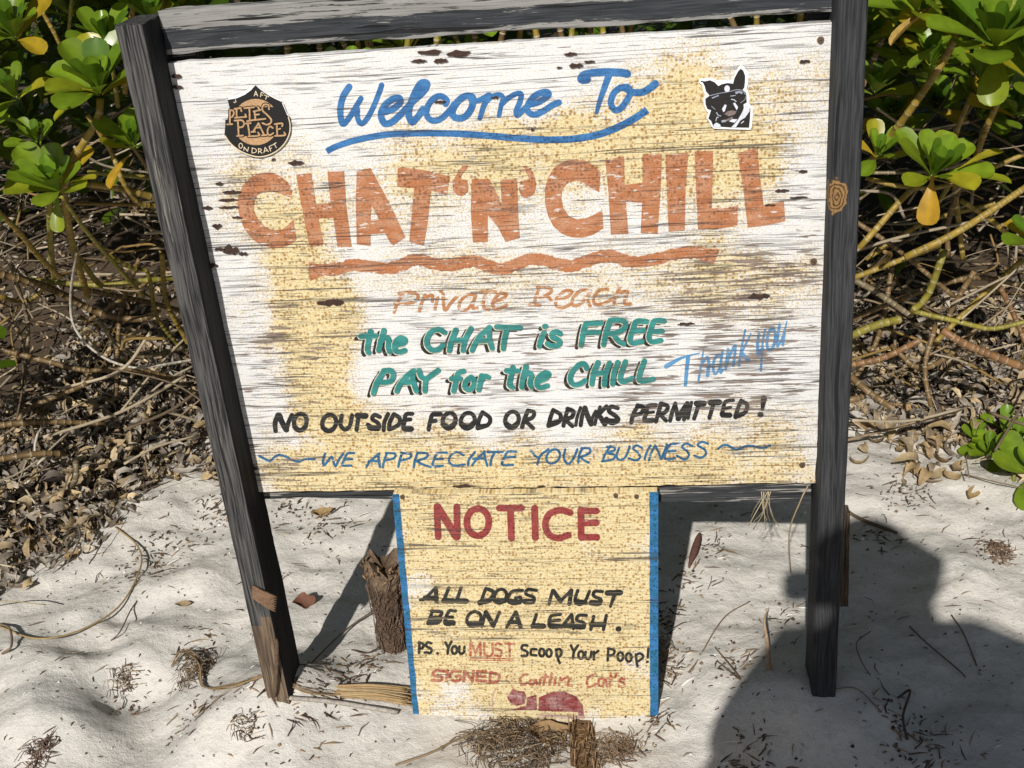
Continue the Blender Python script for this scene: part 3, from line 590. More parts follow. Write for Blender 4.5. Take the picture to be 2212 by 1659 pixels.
word('lettering', M['black'], board, [
    (cI, 46, ([(300, 172), (262, 270), (268, 370)], 60, 48), ([(312, 172), (350, 265), (402, 355)], 60, 62), [(402, 355), (432, 255), (472, 170)], oval(575, 260, 78, 106, 0.08), ([(500, 320), (575, 358), (645, 310)], 46, 46), oval(935, 270, 86, 102, 0.1), ([(850, 330), (935, 360), (1005, 320)], 40, 40),
     [(1092, 178), (1075, 290), (1130, 352), (1190, 310), (1220, 178)], ([(1288, 178), (1388, 182)], 66, 66), [(1300, 200), (1275, 355)], [(1565, 195), (1500, 170), (1470, 220), (1540, 270), (1555, 320), (1500, 345), (1415, 290)], ([(1440, 330), (1540, 340)], 60, 60),
     ([(1668, 158), (1622, 260), (1612, 362)], 44, 44), [(1740, 160), (1690, 260), (1680, 350)], [(1740, 160), (1810, 210), (1800, 290), (1690, 350)], [(1970, 155), (1890, 165), (1870, 260), (1862, 345), (1960, 345)], ([(1880, 345), (1955, 345)], 62, 62), [(1870, 235), (1945, 225)]),
    (cJ, 46, [(300, 220), (205, 222), (170, 310), (150, 415)], ([(220, 222), (290, 222)], 58, 52), [(175, 310), (235, 305)], oval(405, 305, 80, 98, 0.1), ([(330, 350), (405, 385), (480, 335)], 60, 50), oval(637, 305, 86, 98, 0.1), ([(560, 350), (637, 385), (710, 330)], 62, 50),
     [(820, 200), (775, 300), (758, 395)], [(820, 200), (912, 270), (890, 355), (760, 400)], ([(770, 385), (890, 360)], 60, 40), oval(1187, 295, 84, 102, 0.1), ([(1115, 345), (1187, 380), (1255, 335)], 58, 50), [(1385, 182), (1340, 290), (1312, 388)], [(1385, 178), (1460, 202), (1440, 268), (1340, 300)], [(1358, 310), (1450, 398)],
     [(1700, 172), (1665, 270), (1640, 370)], [(1700, 172), (1790, 232), (1768, 320), (1640, 372)], ([(1660, 350), (1765, 310)], 66, 40), [(1880, 162), (1850, 270), (1828, 368)], ([(1880, 158), (1950, 190), (1930, 260), (1850, 285)], 50, 46), [(1858, 300), (1938, 372)], ([(2040, 142), (2000, 260), (1982, 362)], 36, 36),
     [(2090, 145), (2060, 250), (2042, 362)], ([(2095, 145), (2130, 250), (2172, 345)], 55, 60), ([(2172, 345), (2192, 260), (2228, 185)], 40, 34)),
    (cK, 42, ([(182, 182), (150, 270), (122, 380)], 34, 34), [(255, 175), (165, 270)], ([(165, 270), (235, 375)], 46, 56), ([(385, 195), (310, 178), (285, 230), (360, 285), (388, 330), (320, 365), (255, 320)], 42, 50), ([(270, 345), (370, 345)], 60, 56), [(618, 165), (560, 270), (540, 362)], ([(612, 165), (680, 185), (655, 250), (570, 280)], 46, 40),
     [(820, 160), (735, 172), (710, 260), (692, 338), (790, 330)], ([(715, 340), (785, 332)], 52, 52), ([(715, 250), (795, 240)], 32, 30), [(880, 145), (850, 250), (822, 350)], ([(880, 142), (955, 172), (930, 240), (850, 265)], 44, 40), [(872, 270), (938, 338)], [(1045, 142), (1010, 240), (985, 338)], ([(1045, 150), (1060, 230), (1078, 315)], 36, 50),
     ([(1078, 315), (1130, 220), (1182, 140)], 56, 46), [(1182, 138), (1160, 240), (1145, 325)], ([(1230, 130), (1210, 220), (1190, 312)], 34, 34), ([(1290, 142), (1370, 142)], 62, 62), [(1310, 165), (1260, 315)], ([(1450, 132), (1545, 128)], 64, 64), [(1480, 155), (1435, 305)],
     ([(1710, 105), (1620, 122), (1590, 220), (1582, 278), (1672, 275)], 36, 44), ([(1600, 275), (1670, 275)], 54, 54), ([(1600, 200), (1680, 185)], 30, 28), [(1800, 108), (1762, 200), (1732, 290)], [(1800, 108), (1868, 160), (1838, 250), (1732, 298)], ([(1740, 285), (1830, 250)], 50, 34), ([(2060, 85), (2042, 210)], 62, 34), ([(2018, 270), (2024, 270)], 58, 58))], fat=1.16)
word('lettering', M['navy'], board, [
    (cI, 30, [(65, 680), (130, 715), (200, 740), (260, 690), (320, 668), (400, 692), (480, 735), (560, 745), (640, 720), (755, 720)], [(885, 652), (862, 720), (868, 798), (920, 740), (965, 692), (985, 740), (1012, 808), (1060, 720), (1110, 652)],
     [(1245, 645), (1165, 650), (1120, 730), (1100, 798), (1210, 800)], [(1120, 725), (1222, 720)], [(1560, 652), (1450, 740), (1400, 812)], [(1545, 655), (1552, 740), (1566, 818)], [(1430, 745), (1560, 745)], [(1650, 652), (1620, 740), (1602, 818)], [(1640, 645), (1750, 652), (1740, 708), (1620, 740)],
     [(1840, 648), (1810, 740), (1796, 818)], [(1830, 642), (1950, 660), (1930, 710), (1810, 740)], [(2030, 652), (2000, 740), (1987, 822)], [(2030, 642), (2150, 648), (2140, 700), (2010, 745)], [(2030, 750), (2110, 790), (2195, 818)]),
    (cJ, 30, [(375, 702), (265, 710), (217, 790), (205, 868), (325, 865)], [(220, 785), (330, 780)], [(585, 735), (500, 697), (422, 740), (407, 818), (470, 863), (600, 850)], [(725, 697), (652, 790), (640, 858)], [(850, 692), (760, 770), (692, 858)], [(842, 692), (852, 770), (880, 866)], [(705, 780), (850, 775)],
     [(882, 695), (1068, 692)], [(970, 702), (932, 780), (916, 858)], [(1240, 690), (1135, 692), (1092, 770), (1064, 853), (1200, 855)], [(1090, 762), (1228, 756)], [(1420, 672), (1470, 740), (1510, 760)], [(1640, 662), (1540, 740), (1502, 848)], oval(1700, 750, 82, 88, 0.25),
     [(1850, 662), (1832, 750), (1852, 818), (1900, 838), (1960, 760), (2000, 662)], [(2060, 652), (2022, 740), (2012, 828)], [(2050, 647), (2150, 652), (2148, 710), (2030, 760)], [(2050, 770), (2090, 800), (2140, 828)]),
    (cK, 27, [(300, 632), (242, 720), (212, 798)], [(262, 640), (340, 642), (345, 680), (270, 710), (348, 732), (330, 780), (205, 805)], [(400, 652), (372, 740), (400, 788), (460, 770), (500, 700), (520, 632)], [(660, 650), (600, 622), (562, 660), (620, 710), (640, 760), (590, 793), (512, 770)], [(760, 622), (717, 700), (692, 778)],
     [(815, 622), (772, 700), (742, 792)], [(815, 622), (850, 700), (880, 780)], [(880, 780), (920, 690), (950, 612)], [(1090, 605), (985, 612), (942, 690), (922, 765), (960, 783), (1040, 770)], [(940, 690), (1048, 685)], [(1240, 630), (1170, 602), (1122, 640), (1180, 690), (1200, 740), (1150, 783), (1062, 740)],
     [(1420, 602), (1350, 582), (1302, 620), (1380, 670), (1395, 720), (1340, 763), (1262, 740)], [(1535, 660), (1590, 622), (1650, 622), (1700, 655), (1760, 668), (1850, 632), (1920, 627), (2000, 645), (2060, 650), (2132, 622)])])
word('lettering', M['sky'], board, [(cL, 58, ([(95, 815), (230, 735), (380, 665), (620, 606)], 78, 16), ([(440, 665), (420, 850), (397, 1110)], 66, 54), ([(685, 545), (660, 700), (605, 1030)], 20, 36), ([(650, 790), (740, 670), (765, 760), (747, 960)], 40, 58),
    ([(960, 640), (900, 642), (845, 740), (842, 890), (880, 930), (940, 830), (985, 570), (962, 750), (952, 915), (990, 870)], 46, 36), ([(1075, 545), (1055, 700), (1035, 855)], 46, 50), ([(1040, 800), (1110, 620), (1185, 480), (1176, 640), (1156, 800)], 40, 46), ([(1345, 235), (1290, 500), (1245, 795)], 30, 46),
    ([(1435, 295), (1370, 430), (1285, 590)], 24, 46), ([(1285, 600), (1390, 715)], 60, 66), ([(1562, 290), (1540, 460), (1548, 630)], 40, 60), ([(1660, 235), (1620, 450), (1592, 880)], 36, 36), [(1550, 590), (1620, 540)],
    ([(1790, 205), (1722, 260), (1690, 400), (1698, 520), (1740, 553), (1800, 470), (1822, 300), (1785, 205)], 46, 46), ([(1892, 150), (1862, 330), (1852, 495), (1900, 430), (1960, 280), (2003, 105)], 46, 24), ([(1965, 260), (1940, 475)], 50, 50))])

# screws and chips
def screw(px, py, yy, parent, r=0.0058):
    c = at_y(px, py, yy); bm = bmesh.new()
    bmesh.ops.create_cone(bm, cap_ends=True, segments=14, radius1=r, radius2=r * 0.8, depth=0.004, matrix=Matrix.Translation(c) @ Matrix.Rotation(math.pi / 2, 4, 'X'))
    for an in (0.5, 0.5 + math.pi / 2):
        bmesh.ops.create_cube(bm, size=1, matrix=Matrix.Translation((c[0], c[1] - 0.0021, c[2])) @ Matrix.Rotation(an, 4, 'Y') @ Matrix.Diagonal((r * 1.3, 0.0006, r * 0.28, 1)))
    me = bpy.data.meshes.new('screw'); bm.to_mesh(me); bm.free(); me.materials.append(M['screw'])
    o = bpy.data.objects.new('screw', me); C.objects.link(o); return adopt(o, parent)
for px, py in ((1773, 87), (1733, 1005), (1758, 565), (540, 1015)): screw(px, py, -0.0015, board)
chips = [(927, 113, 24, 6), (989, 116, 30, 7), (905, 132, 17, 4), (955, 131, 17, 6), (1233, 117, 15, 4), (1244, 142, 16, 5), (1274, 133, 14, 3), (1208, 146, 7, 2), (1069, 211, 10, 3), (1150, 280, 5, 3), (950, 220, 14, 3),
         (381, 165, 12, 5), (383, 188, 12, 5), (473, 397, 9, 4), (500, 415, 21, 4), (493, 432, 24, 4), (495, 448, 22, 3), (447, 449, 12, 4), (510, 470, 12, 3), (468, 488, 9, 6), (498, 541, 17, 11), (473, 538, 12, 4), (524, 548, 10, 4),
         (457, 574, 13, 5), (714, 654, 30, 7), (640, 352, 18, 5), (1738, 133, 14, 4), (1725, 427, 18, 3), (1663, 443, 14, 2.5), (1690, 412, 16, 4), (548, 1013, 10, 4), (1000, 1050, 26, 4), (1170, 1051, 9, 3), (590, 345, 4, 4), (1640, 640, 24, 7), (1480, 700, 20, 3), (1735, 370, 10, 3)]
LAYER[0] = 0; J = []
for cx_, cy_, rx, ry in chips:
    if True:
        ph = random.random() * 99; n = 18
        pts = [(cx_ + rx * (0.95 + 0.5 * mnoise.noise(Vector((math.cos(a) * 2, math.sin(a) * 2, ph)))) * math.cos(a), cy_ - 0.045 * 0 + ry * (0.9 + 0.9 * mnoise.noise(Vector((math.cos(a) * 3, math.sin(a) * 3, ph + 7)))) * math.sin(a) - (rx * math.cos(a)) * 0.04) for a in np.linspace(0, 2 * math.pi, n, endpoint=False)]
        J.append((pts, lambda s, pts=pts: poly(s, CD, [pts], -0.0036)))
clusters('chipped_veneer', M['chip'], board, J)

# stickers
st = thing('sticker_dummy', 'x', 'x') if False else None
def flat(name, m, parent, loops=None, strokes=None, crop=None, y0=-0.004, sm=0):
    s = Soup(); LAYER[0] = 0
    for lp in loops or []: poly(s, crop, lp if isinstance(lp[0], list) else [lp], y0, sm)
    for stx in strokes or []: ribbon(s, crop, stx[0], stx[1], stx[2] if len(stx) > 2 else None, y0, rough=0.03)
    return s.build(name, m, parent, False)
badge = flat('sticker', M['st_black'], sign, [[(765, 165), (850, 240), (1000, 340), (1130, 410), (1240, 465), (1290, 580), (1340, 700), (1390, 750), (1410, 880), (1400, 1050), (1330, 1200), (1200, 1340), (1030, 1440), (860, 1490), (700, 1470), (520, 1390), (350, 1270), (230, 1130), (200, 1060), (218, 880), (215, 790), (255, 788), (300, 600), (260, 430), (400, 400), (550, 340), (680, 250)]], crop=cO)
badge['label'] = 'black shield shaped sticker reading ON DRAFT'
flat('sticker_edge', M['st_white'], badge, [[(750, 170), (600, 250), (420, 350), (285, 392), (262, 428), (420, 402), (570, 337), (690, 247)], [(785, 185), (960, 305), (1100, 385), (1225, 438), (1240, 465), (1120, 410), (990, 340), (850, 240)], [(1240, 470), (1265, 490), (1330, 660), (1390, 745), (1340, 705), (1290, 590)]], crop=cO, y0=-0.0041)
cap = lambda y, sgn: [(770 + 420 * math.cos(a), 832 + sgn * 420 * math.sin(a)) for a in np.linspace(math.asin(y / 420), math.pi - math.asin(y / 420), 16)]
PETE = (
    [(300, 610), (300, 870)], [(300, 622), (355, 622), (372, 680), (340, 738), (300, 745)], [(255, 875), (342, 870)], [(420, 600), (425, 750)], [(385, 592), (500, 577)], [(392, 755), (598, 737)], [(582, 692), (590, 738)], [(500, 592), (510, 636)],
    [(562, 580), (738, 562)], [(655, 590), (660, 800)], [(612, 818), (738, 792)], [(745, 640), (765, 790)], [(732, 640), (855, 612)], [(750, 702), (828, 692)], [(752, 795), (945, 772)], [(1010, 600), (1000, 525), (930, 512), (890, 560), (900, 630), (980, 705), (1050, 790), (1030, 858), (960, 878), (892, 850)], [(812, 562), (828, 588)],
    [(445, 812), (460, 1080)], [(385, 805), (520, 802), (558, 860), (530, 918), (460, 930)], [(432, 1085), (538, 1076)], [(625, 852), (660, 1090)], [(592, 860), (678, 852)], [(642, 1094), (828, 1075), (812, 1022)], [(820, 852), (722, 1008)], [(820, 852), (918, 1058)], [(762, 932), (860, 932)], [(692, 1010), (758, 1006)], [(882, 1075), (968, 1066)],
    [(1080, 940), (1030, 912), (990, 960), (987, 1040), (1030, 1068), (1088, 1032)], [(1150, 862), (1160, 1070)], [(1112, 870), (1248, 857), (1250, 908)], [(1155, 970), (1213, 952)], [(1122, 1084), (1298, 1070), (1286, 1018)])
for q in (cap(272, -1), cap(258, 1)): flat('sticker_print', M['st_tan'], badge, [q], crop=cO, y0=-0.0042)
flat('sticker_keyline', M['st_black'], badge, None, [(x, 62) for x in PETE], crop=cO, y0=-0.0044)
flat('sticker_print', M['st_tan'], badge, None, [(x, 30) for x in PETE], crop=cO, y0=-0.0055)
flat('sticker_rim', M['st_cream'], badge, None, [([(212, 1085), (300, 1210), (430, 1320), (600, 1410), (800, 1462), (980, 1440), (1160, 1350), (1300, 1210), (1380, 1040), (1392, 880), (1362, 745)], 24, 20)] + [(x, 15) for x in (
    oval(497, 1262, 32, 45), [(560, 1285), (555, 1340)], [(560, 1285), (620, 1362)], [(620, 1362), (640, 1290)], [(705, 1300), (700, 1393)], [(705, 1300), (775, 1330), (768, 1380), (700, 1393)], [(820, 1315), (820, 1398)], [(815, 1312), (868, 1327), (858, 1360), (820, 1365)], [(840, 1365), (884, 1398)],
    [(917, 1388), (940, 1292)], [(940, 1292), (998, 1368)], [(925, 1360), (980, 1350)], [(1010, 1280), (1040, 1358)], [(1010, 1280), (1058, 1252)], [(1025, 1320), (1058, 1302)], [(1072, 1250), (1138, 1207)], [(1105, 1227), (1143, 1298)],
    [(742, 358), (770, 272)], [(770, 272), (803, 358)], [(752, 330), (795, 330)], [(868, 292), (855, 373)], [(868, 292), (918, 312)], [(860, 335), (898, 345)], [(930, 342), (1008, 376)], [(968, 360), (950, 418)], [(400, 430), (412, 470)], [(370, 470), (392, 482)])], crop=cO, y0=-0.0044)
dog = flat('sticker', M['st_white'], sign, [[(1100, 140), (1160, 180), (1220, 290), (1250, 420), (1245, 560), (1215, 660), (1260, 760), (1275, 900), (1270, 980), (1345, 1060), (1350, 1250), (1325, 1500), (1300, 1555), (900, 1545), (500, 1530), (440, 1470), (400, 1370), (340, 1300), (380, 1190), (330, 1130), (285, 1010), (275, 880), (310, 800), (270, 690), (250, 590), (180, 520), (190, 450), (260, 430), (480, 425), (570, 475), (720, 470), (880, 465), (920, 420), (1000, 250), (1050, 170)]], crop=cP)
dog['label'] = 'white edged sticker of a black dog in goggles'
flat('sticker_print', M['st_dark'], dog, [[(1085, 225), (1140, 260), (1185, 380), (1180, 520), (1165, 640), (1130, 680), (1210, 760), (1215, 900), (1220, 960), (1150, 1000), (1160, 1180), (1300, 1080), (1290, 1300), (1270, 1510), (870, 1505), (490, 1480), (440, 1360), (380, 1310), (440, 1130), (360, 1100), (320, 1000), (315, 880), (410, 810), (330, 720), (300, 600), (260, 520), (215, 515), (220, 485), (300, 500), (420, 475), (520, 520), (600, 600), (680, 560), (800, 535), (920, 550), (950, 430), (1030, 280)]], crop=cP, y0=-0.0042)
flat('white_markings', M['st_light'], dog, [oval(790, 660, 60, 75)[:-1], [(680, 1100), (740, 1000), (780, 1020), (740, 1150), (710, 1170)], [(920, 980), (960, 960), (1030, 1060), (1000, 1130)], [(1180, 1000), (1280, 1080), (1280, 1150), (1180, 1290), (1080, 1350), (980, 1500), (880, 1500), (960, 1420), (1030, 1330), (1130, 1150)], [(830, 1370), (900, 1320), (1020, 1325), (950, 1400)], [(500, 1440), (560, 1395), (640, 1440), (660, 1500), (500, 1500)]], [([(885, 890), (940, 902), (988, 938)], 16), ([(545, 1360), (570, 1280), (600, 1290)], 12), ([(1100, 1410), (1150, 1370)], 20)], crop=cP, y0=-0.0044)
flat('goggles_print', M['st_grey'], dog, [[(960, 730), (1050, 705), (1130, 730), (1120, 780), (1050, 750), (985, 780)]], [([(425, 810), (600, 765), (850, 720), (1000, 682), (1120, 700), (1195, 790)], 14), ([(450, 1040), (530, 1110)], 12), ([(1080, 968), (1170, 900), (1195, 830)], 10), ([(470, 860), (600, 810)], 26), ([(690, 1370), (750, 1360)], 50), ([(560, 1180), (600, 1240), (650, 1250)], 24), ([(870, 820), (970, 805)], 18)], crop=cP, y0=-0.0045)
flat('muzzle_print', M['st_pink'], dog, [[(730, 1210), (800, 1150), (900, 1130), (1000, 1150), (960, 1220), (830, 1260)]], [([(780, 1350), (900, 1290)], 40)], crop=cP, y0=-0.0046)

# ------------------------------------------------------------------ the notice board hung from the lower rail
note = thing('notice_board', 'yellow notice about dogs on a leash, blue edged, under the big sign', 'sign', (0.52, -0.02, 0))
NY = -0.020
def shift_wpt(): pass
plate = slab([(849, 1066), (1421, 1061), (1421, 1569), (893, 1548)], NY, 0.014, 'panel', M['note'], note, nu=40, nv=36)
for q in ([(847, 1068), (862, 1067), (905, 1549), (893, 1549)], [(1403, 1063), (1422, 1062), (1422, 1570), (1404, 1569)]):
    s = Soup(); L_ = np.linspace(0, 1, 30); V = []
    for t in L_:
        a = np.array(q[0]) * (1 - t) + np.array(q[3]) * t; b = np.array(q[1]) * (1 - t) + np.array(q[2]) * t
        j = 2.0 * mnoise.noise(Vector((t * 14, q[0][0], 0)))
        inner = 1 if q[0][0] < 1000 else 0
        A_ = at_y(a[0] + (0 if inner else j), a[1], NY - 0.0007); B_ = at_y(b[0] + (j if inner else 0), b[1], NY - 0.0007)
        V += [A_, B_]
    s.add(V, [(2 * i, 2 * i + 2, 2 * i + 3, 2 * i + 1) for i in range(29)]); s.build('blue_border', M['edge_blue'], plate, False)
NW = NY - 0.0008
word('lettering', M['red'], plate, [(cM, 32, [(215, 90), (222, 232)], ([(218, 90), (308, 232)], 36, 36), [(310, 90), (312, 232)], oval(409, 163, 52, 64), [(510, 97), (615, 97)], [(563, 102), (567, 238)], [(677, 97), (680, 236)],
    [(845, 118), (800, 107), (747, 125), (727, 175), (747, 223), (790, 238), (835, 224)], [(895, 105), (897, 236)], [(895, 110), (968, 110)], [(895, 167), (968, 166)], [(897, 234), (970, 234)])], NW)
word('lettering', M['note_black'], plate, [(cN, 14, [(70, 104), (92, 98), (145, 45)], ([(147, 45), (150, 112)], 18, 18), ([(92, 96), (150, 95)], 20, 22), ([(212, 45), (187, 108)], 15, 15), ([(188, 108), (232, 110)], 24, 24), ([(272, 45), (252, 108)], 15, 15), ([(252, 109), (298, 111)], 24, 24),
    [(397, 47), (372, 115)], ([(397, 47), (435, 65), (420, 103), (368, 118)], 14, 24), oval(470, 86, 30, 35, 0.15), ([(445, 108), (492, 108)], 22, 22), [(580, 57), (530, 62), (507, 98), (530, 123), (568, 115), (570, 92), (546, 93)], ([(515, 112), (565, 115)], 22, 22), [(650, 57), (608, 52), (598, 75), (638, 93), (630, 118), (592, 118)], ([(590, 112), (632, 112)], 22, 22),
    [(732, 57), (722, 90), (714, 125)], ([(736, 60), (770, 110)], 18, 20), [(770, 110), (825, 57)], ([(825, 57), (815, 125)], 18, 18), [(857, 57), (843, 108), (865, 128), (895, 108), (915, 62)], ([(848, 112), (895, 118)], 22, 20), [(980, 63), (942, 62), (937, 85), (973, 103), (960, 128), (922, 125)], ([(925, 118), (965, 120)], 24, 24), ([(1005, 70), (1070, 68)], 24, 24), ([(1042, 75), (1020, 138)], 18, 12),
    [(130, 162), (107, 223)], [(125, 160), (175, 165), (165, 188), (125, 192), (170, 200), (155, 220), (107, 224)], ([(112, 215), (158, 212)], 20, 20), [(245, 160), (212, 162), (192, 222), (238, 225)], ([(200, 216), (235, 218)], 20, 20), [(203, 192), (230, 190)], oval(338, 200, 35, 37, 0.15), ([(312, 222), (362, 222)], 20, 20), [(395, 167), (377, 238)], ([(397, 167), (435, 233)], 20, 20), [(437, 233), (465, 167)],
    [(502, 240), (545, 168)], ([(547, 168), (570, 240)], 18, 18), ([(515, 216), (563, 215)], 18, 18), [(650, 177), (632, 233)], ([(634, 234), (685, 236)], 24, 24), [(770, 177), (722, 187), (717, 238), (768, 240)], ([(722, 232), (766, 236)], 20, 20), [(722, 210), (765, 205)], [(777, 240), (825, 178)], [(827, 178), (835, 248)], ([(787, 234), (833, 235)], 22, 22),
    [(900, 182), (862, 182), (852, 205), (888, 220), (885, 243), (847, 244)], ([(850, 236), (885, 240)], 22, 22), [(937, 187), (922, 253)], [(1000, 182), (985, 253)], ([(925, 228), (988, 228)], 22, 22), ([(1058, 250), (1063, 250)], 22, 22)),
    (cN, 11, [(65, 317), (63, 370)], [(63, 317), (84, 326), (80, 345), (63, 350)], [(91, 368), (94, 368)], [(125, 322), (106, 317), (99, 335), (124, 350), (120, 370), (99, 366)], [(154, 372), (157, 372)], [(195, 317), (210, 345)], [(225, 313), (210, 345), (206, 374)], oval(240, 355, 13, 19), [(265, 337), (264, 363), (275, 374), (288, 364), (290, 340)],
    [(605, 333), (582, 332), (577, 350), (604, 365), (600, 384), (576, 384)], [(650, 352), (627, 352), (623, 378), (650, 382)], oval(677, 368, 13, 19), oval(713, 370, 13, 19), [(748, 352), (752, 380), (766, 420)], [(748, 356), (766, 350), (776, 368), (766, 388), (750, 384)],
    [(822, 332), (838, 365)], [(858, 332), (838, 365), (833, 398)], oval(873, 380, 13, 19), [(897, 364), (894, 388), (905, 400), (920, 392), (925, 364)], [(938, 364), (937, 403)], [(938, 376), (960, 360)], [(1010, 347), (1006, 408)], [(1008, 347), (1039, 356), (1034, 378), (1008, 383)], oval(1070, 388, 14, 21), oval(1112, 392, 14, 21),
    [(1147, 377), (1150, 405), (1156, 438)], [(1147, 380), (1170, 372), (1184, 390), (1162, 410)], [(1210, 347), (1207, 393)], [(1204, 414), (1207, 414)])], NW, fat=1.2)
word('lettering', M['pale_red'], plate, [(cN, 11, [(320, 317), (320, 383)], [(322, 317), (345, 370)], [(345, 370), (370, 317)], [(370, 317), (370, 383)], [(390, 322), (390, 373), (410, 386), (430, 373), (430, 322)], [(475, 327), (452, 322), (444, 345), (473, 360), (470, 386), (442, 382)], [(492, 323), (538, 323)], [(515, 323), (517, 388)], ([(320, 395), (535, 400)], 6, 6), ([(320, 405), (535, 410)], 4, 4)),
    (cN, 14.5, [(190, 462), (147, 457), (133, 480), (174, 490), (170, 508), (127, 506)], [(205, 457), (201, 508)], [(270, 462), (232, 461), (217, 490), (240, 510), (268, 504), (267, 486), (247, 486)], [(290, 462), (286, 510)], [(292, 462), (330, 510)], [(331, 510), (335, 460)], [(355, 462), (351, 510)], [(356, 462), (398, 464)], [(353, 487), (393, 487)], [(352, 509), (398, 511)], [(420, 467), (416, 513)], [(420, 467), (463, 481), (454, 513), (416, 516)], ([(500, 490), (502, 490)], 10, 10), ([(505, 515), (507, 515)], 10, 10)),
    (cN, 12, [(605, 477), (580, 482), (567, 508), (580, 528), (610, 518)], [(640, 502), (620, 507), (616, 524), (634, 527), (645, 502), (652, 526)], [(670, 502), (666, 527)], [(696, 477), (686, 528)], [(677, 492), (708, 489)], [(726, 472), (716, 529)], [(746, 492), (739, 529)], [(770, 492), (763, 532)], [(766, 514), (800, 492), (814, 502), (806, 530), (828, 534)],
     [(945, 477), (915, 490), (902, 520), (915, 538), (950, 524)], [(985, 497), (965, 502), (961, 529), (980, 533), (995, 502), (1002, 538)], [(1022, 472), (1016, 538)], [(1005, 496), (1040, 493)], [(1050, 472), (1048, 484)], [(1090, 502), (1070, 499), (1066, 512), (1089, 522), (1085, 538), (1062, 537)])], NW)
word('painted_cat', M['cat'], plate, [(cN, 'poly', [[(663, 592), (720, 567), (790, 562), (850, 588), (882, 630), (890, 698), (868, 692), (855, 665), (660, 660)]], 0), (cN, 'poly', [[(602, 592), (650, 578), (653, 655), (525, 655), (600, 632)]], 0),
    (cN, 'poly', [[(503, 592), (535, 545), (552, 560), (590, 562), (600, 590), (590, 625), (550, 635), (515, 615)]], 0)], NW)
word('painted_cat_tail', M['cat2'], plate, [(cN, 14, [(888, 690), (800, 692), (700, 682), (662, 690), (668, 712), (700, 730)], ([(448, 545), (430, 590), (430, 640)], 5, 5))], NW)
for px, py in ((1330, 1071), (869, 1074), (1375, 1073)): screw(px, py, NY - 0.0015, note, 0.0048)

# ------------------------------------------------------------------ leaves, rosettes, stems
def rotm(ax, a):
    return np.array(Matrix.Rotation(a, 3, ax))
def leaf_template(nl=7, nw=4):
    t = np.array([0, .16, .34, .52, .70, .85, .94, .985, 1.0]); prof = np.array([.12, .19, .46, .78, .98, .98, .76, .42, .05])
    return t, prof
LT, LP_ = leaf_template()
def leaf(s, base, yaw, pitch, L, Wd, bend, fold, col, roll=0.0, nw=4):
    # a spoon shaped leaf: midrib curving from its base, two halves folded a little
    ang = pitch - bend * LT; dl = L * np.diff(LT)
    xr = np.concatenate([[0], np.cumsum(np.cos((ang[:-1] + ang[1:]) / 2) * dl)]); zr = np.concatenate([[0], np.cumsum(np.sin((ang[:-1] + ang[1:]) / 2) * dl)])
    V = []; cc = []
    for i in range(len(LT)):
        nrm = np.array([-math.sin(ang[i]), 0, math.cos(ang[i])])
        for j in range(nw + 1):
            u = j / nw * 2 - 1; hw = LP_[i] * Wd / 2
            q = np.array([xr[i], u * hw * math.cos(fold), zr[i]]) + nrm * abs(u) ** 1.4 * hw * math.sin(fold)
            V.append(q); k = 1.12 if j == nw // 2 else 1.0 - 0.08 * abs(u)
            cc.append(np.array(col) * k)
    V = np.array(V); R = rotm('Z', yaw) @ rotm('X', roll) if roll else rotm('Z', yaw)
    V = V @ R.T + np.asarray(base)
    m_ = nw + 1
    s.add(V, [(i * m_ + j, i * m_ + j + 1, (i + 1) * m_ + j + 1, (i + 1) * m_ + j) for i in range(len(LT) - 1) for j in range(nw)], np.clip(np.array(cc), 0, 1))
GREENS = [(0.10, 0.19, 0.014), (0.135, 0.235, 0.016), (0.175, 0.28, 0.018), (0.08, 0.16, 0.015)]
YELLOW = [(0.26, 0.30, 0.018), (0.36, 0.33, 0.02), (0.20, 0.27, 0.018), (0.48, 0.33, 0.025)]
def rosette_soup(s, c, tilt_yaw, tilt, size, n=14, yel=0.3, rnd=random):
    R = rotm('Z', tilt_yaw) @ rotm('Y', tilt) @ rotm('Z', -tilt_yaw)
    t = Soup(); a0 = rnd.random() * 6.28
    for i in range(n):
        f = i / (n - 1); yaw = a0 + i * 2.39996 + rnd.uniform(-.2, .2)
        pitch = math.radians(88 - 56 * f ** 1.1) + rnd.uniform(-.12, .12); L = size * (0.45 + 0.55 * min(1, f * 1.7)) * rnd.uniform(.88, 1.1)
        col = np.array(rnd.choice(GREENS)) * rnd.uniform(.85, 1.25)
        if f > 0.62 and rnd.random() < yel: col = np.array(rnd.choice(YELLOW)) * rnd.uniform(.8, 1.15)
        elif f > 0.5: col = col * 0.5 + np.array((0.22, 0.30, 0.018)) * 0.5
        leaf(t, (0.004 * math.cos(yaw), 0.004 * math.sin(yaw), -0.02 * f), yaw, pitch, L, L * rnd.uniform(.44, .56), rnd.uniform(.1, .8) * (0.3 + f), math.radians(rnd.uniform(8, 26)), col)
    V = np.concatenate(t.v) @ R.T + np.asarray(c); s.add(V, t.f, np.concatenate(t.c))
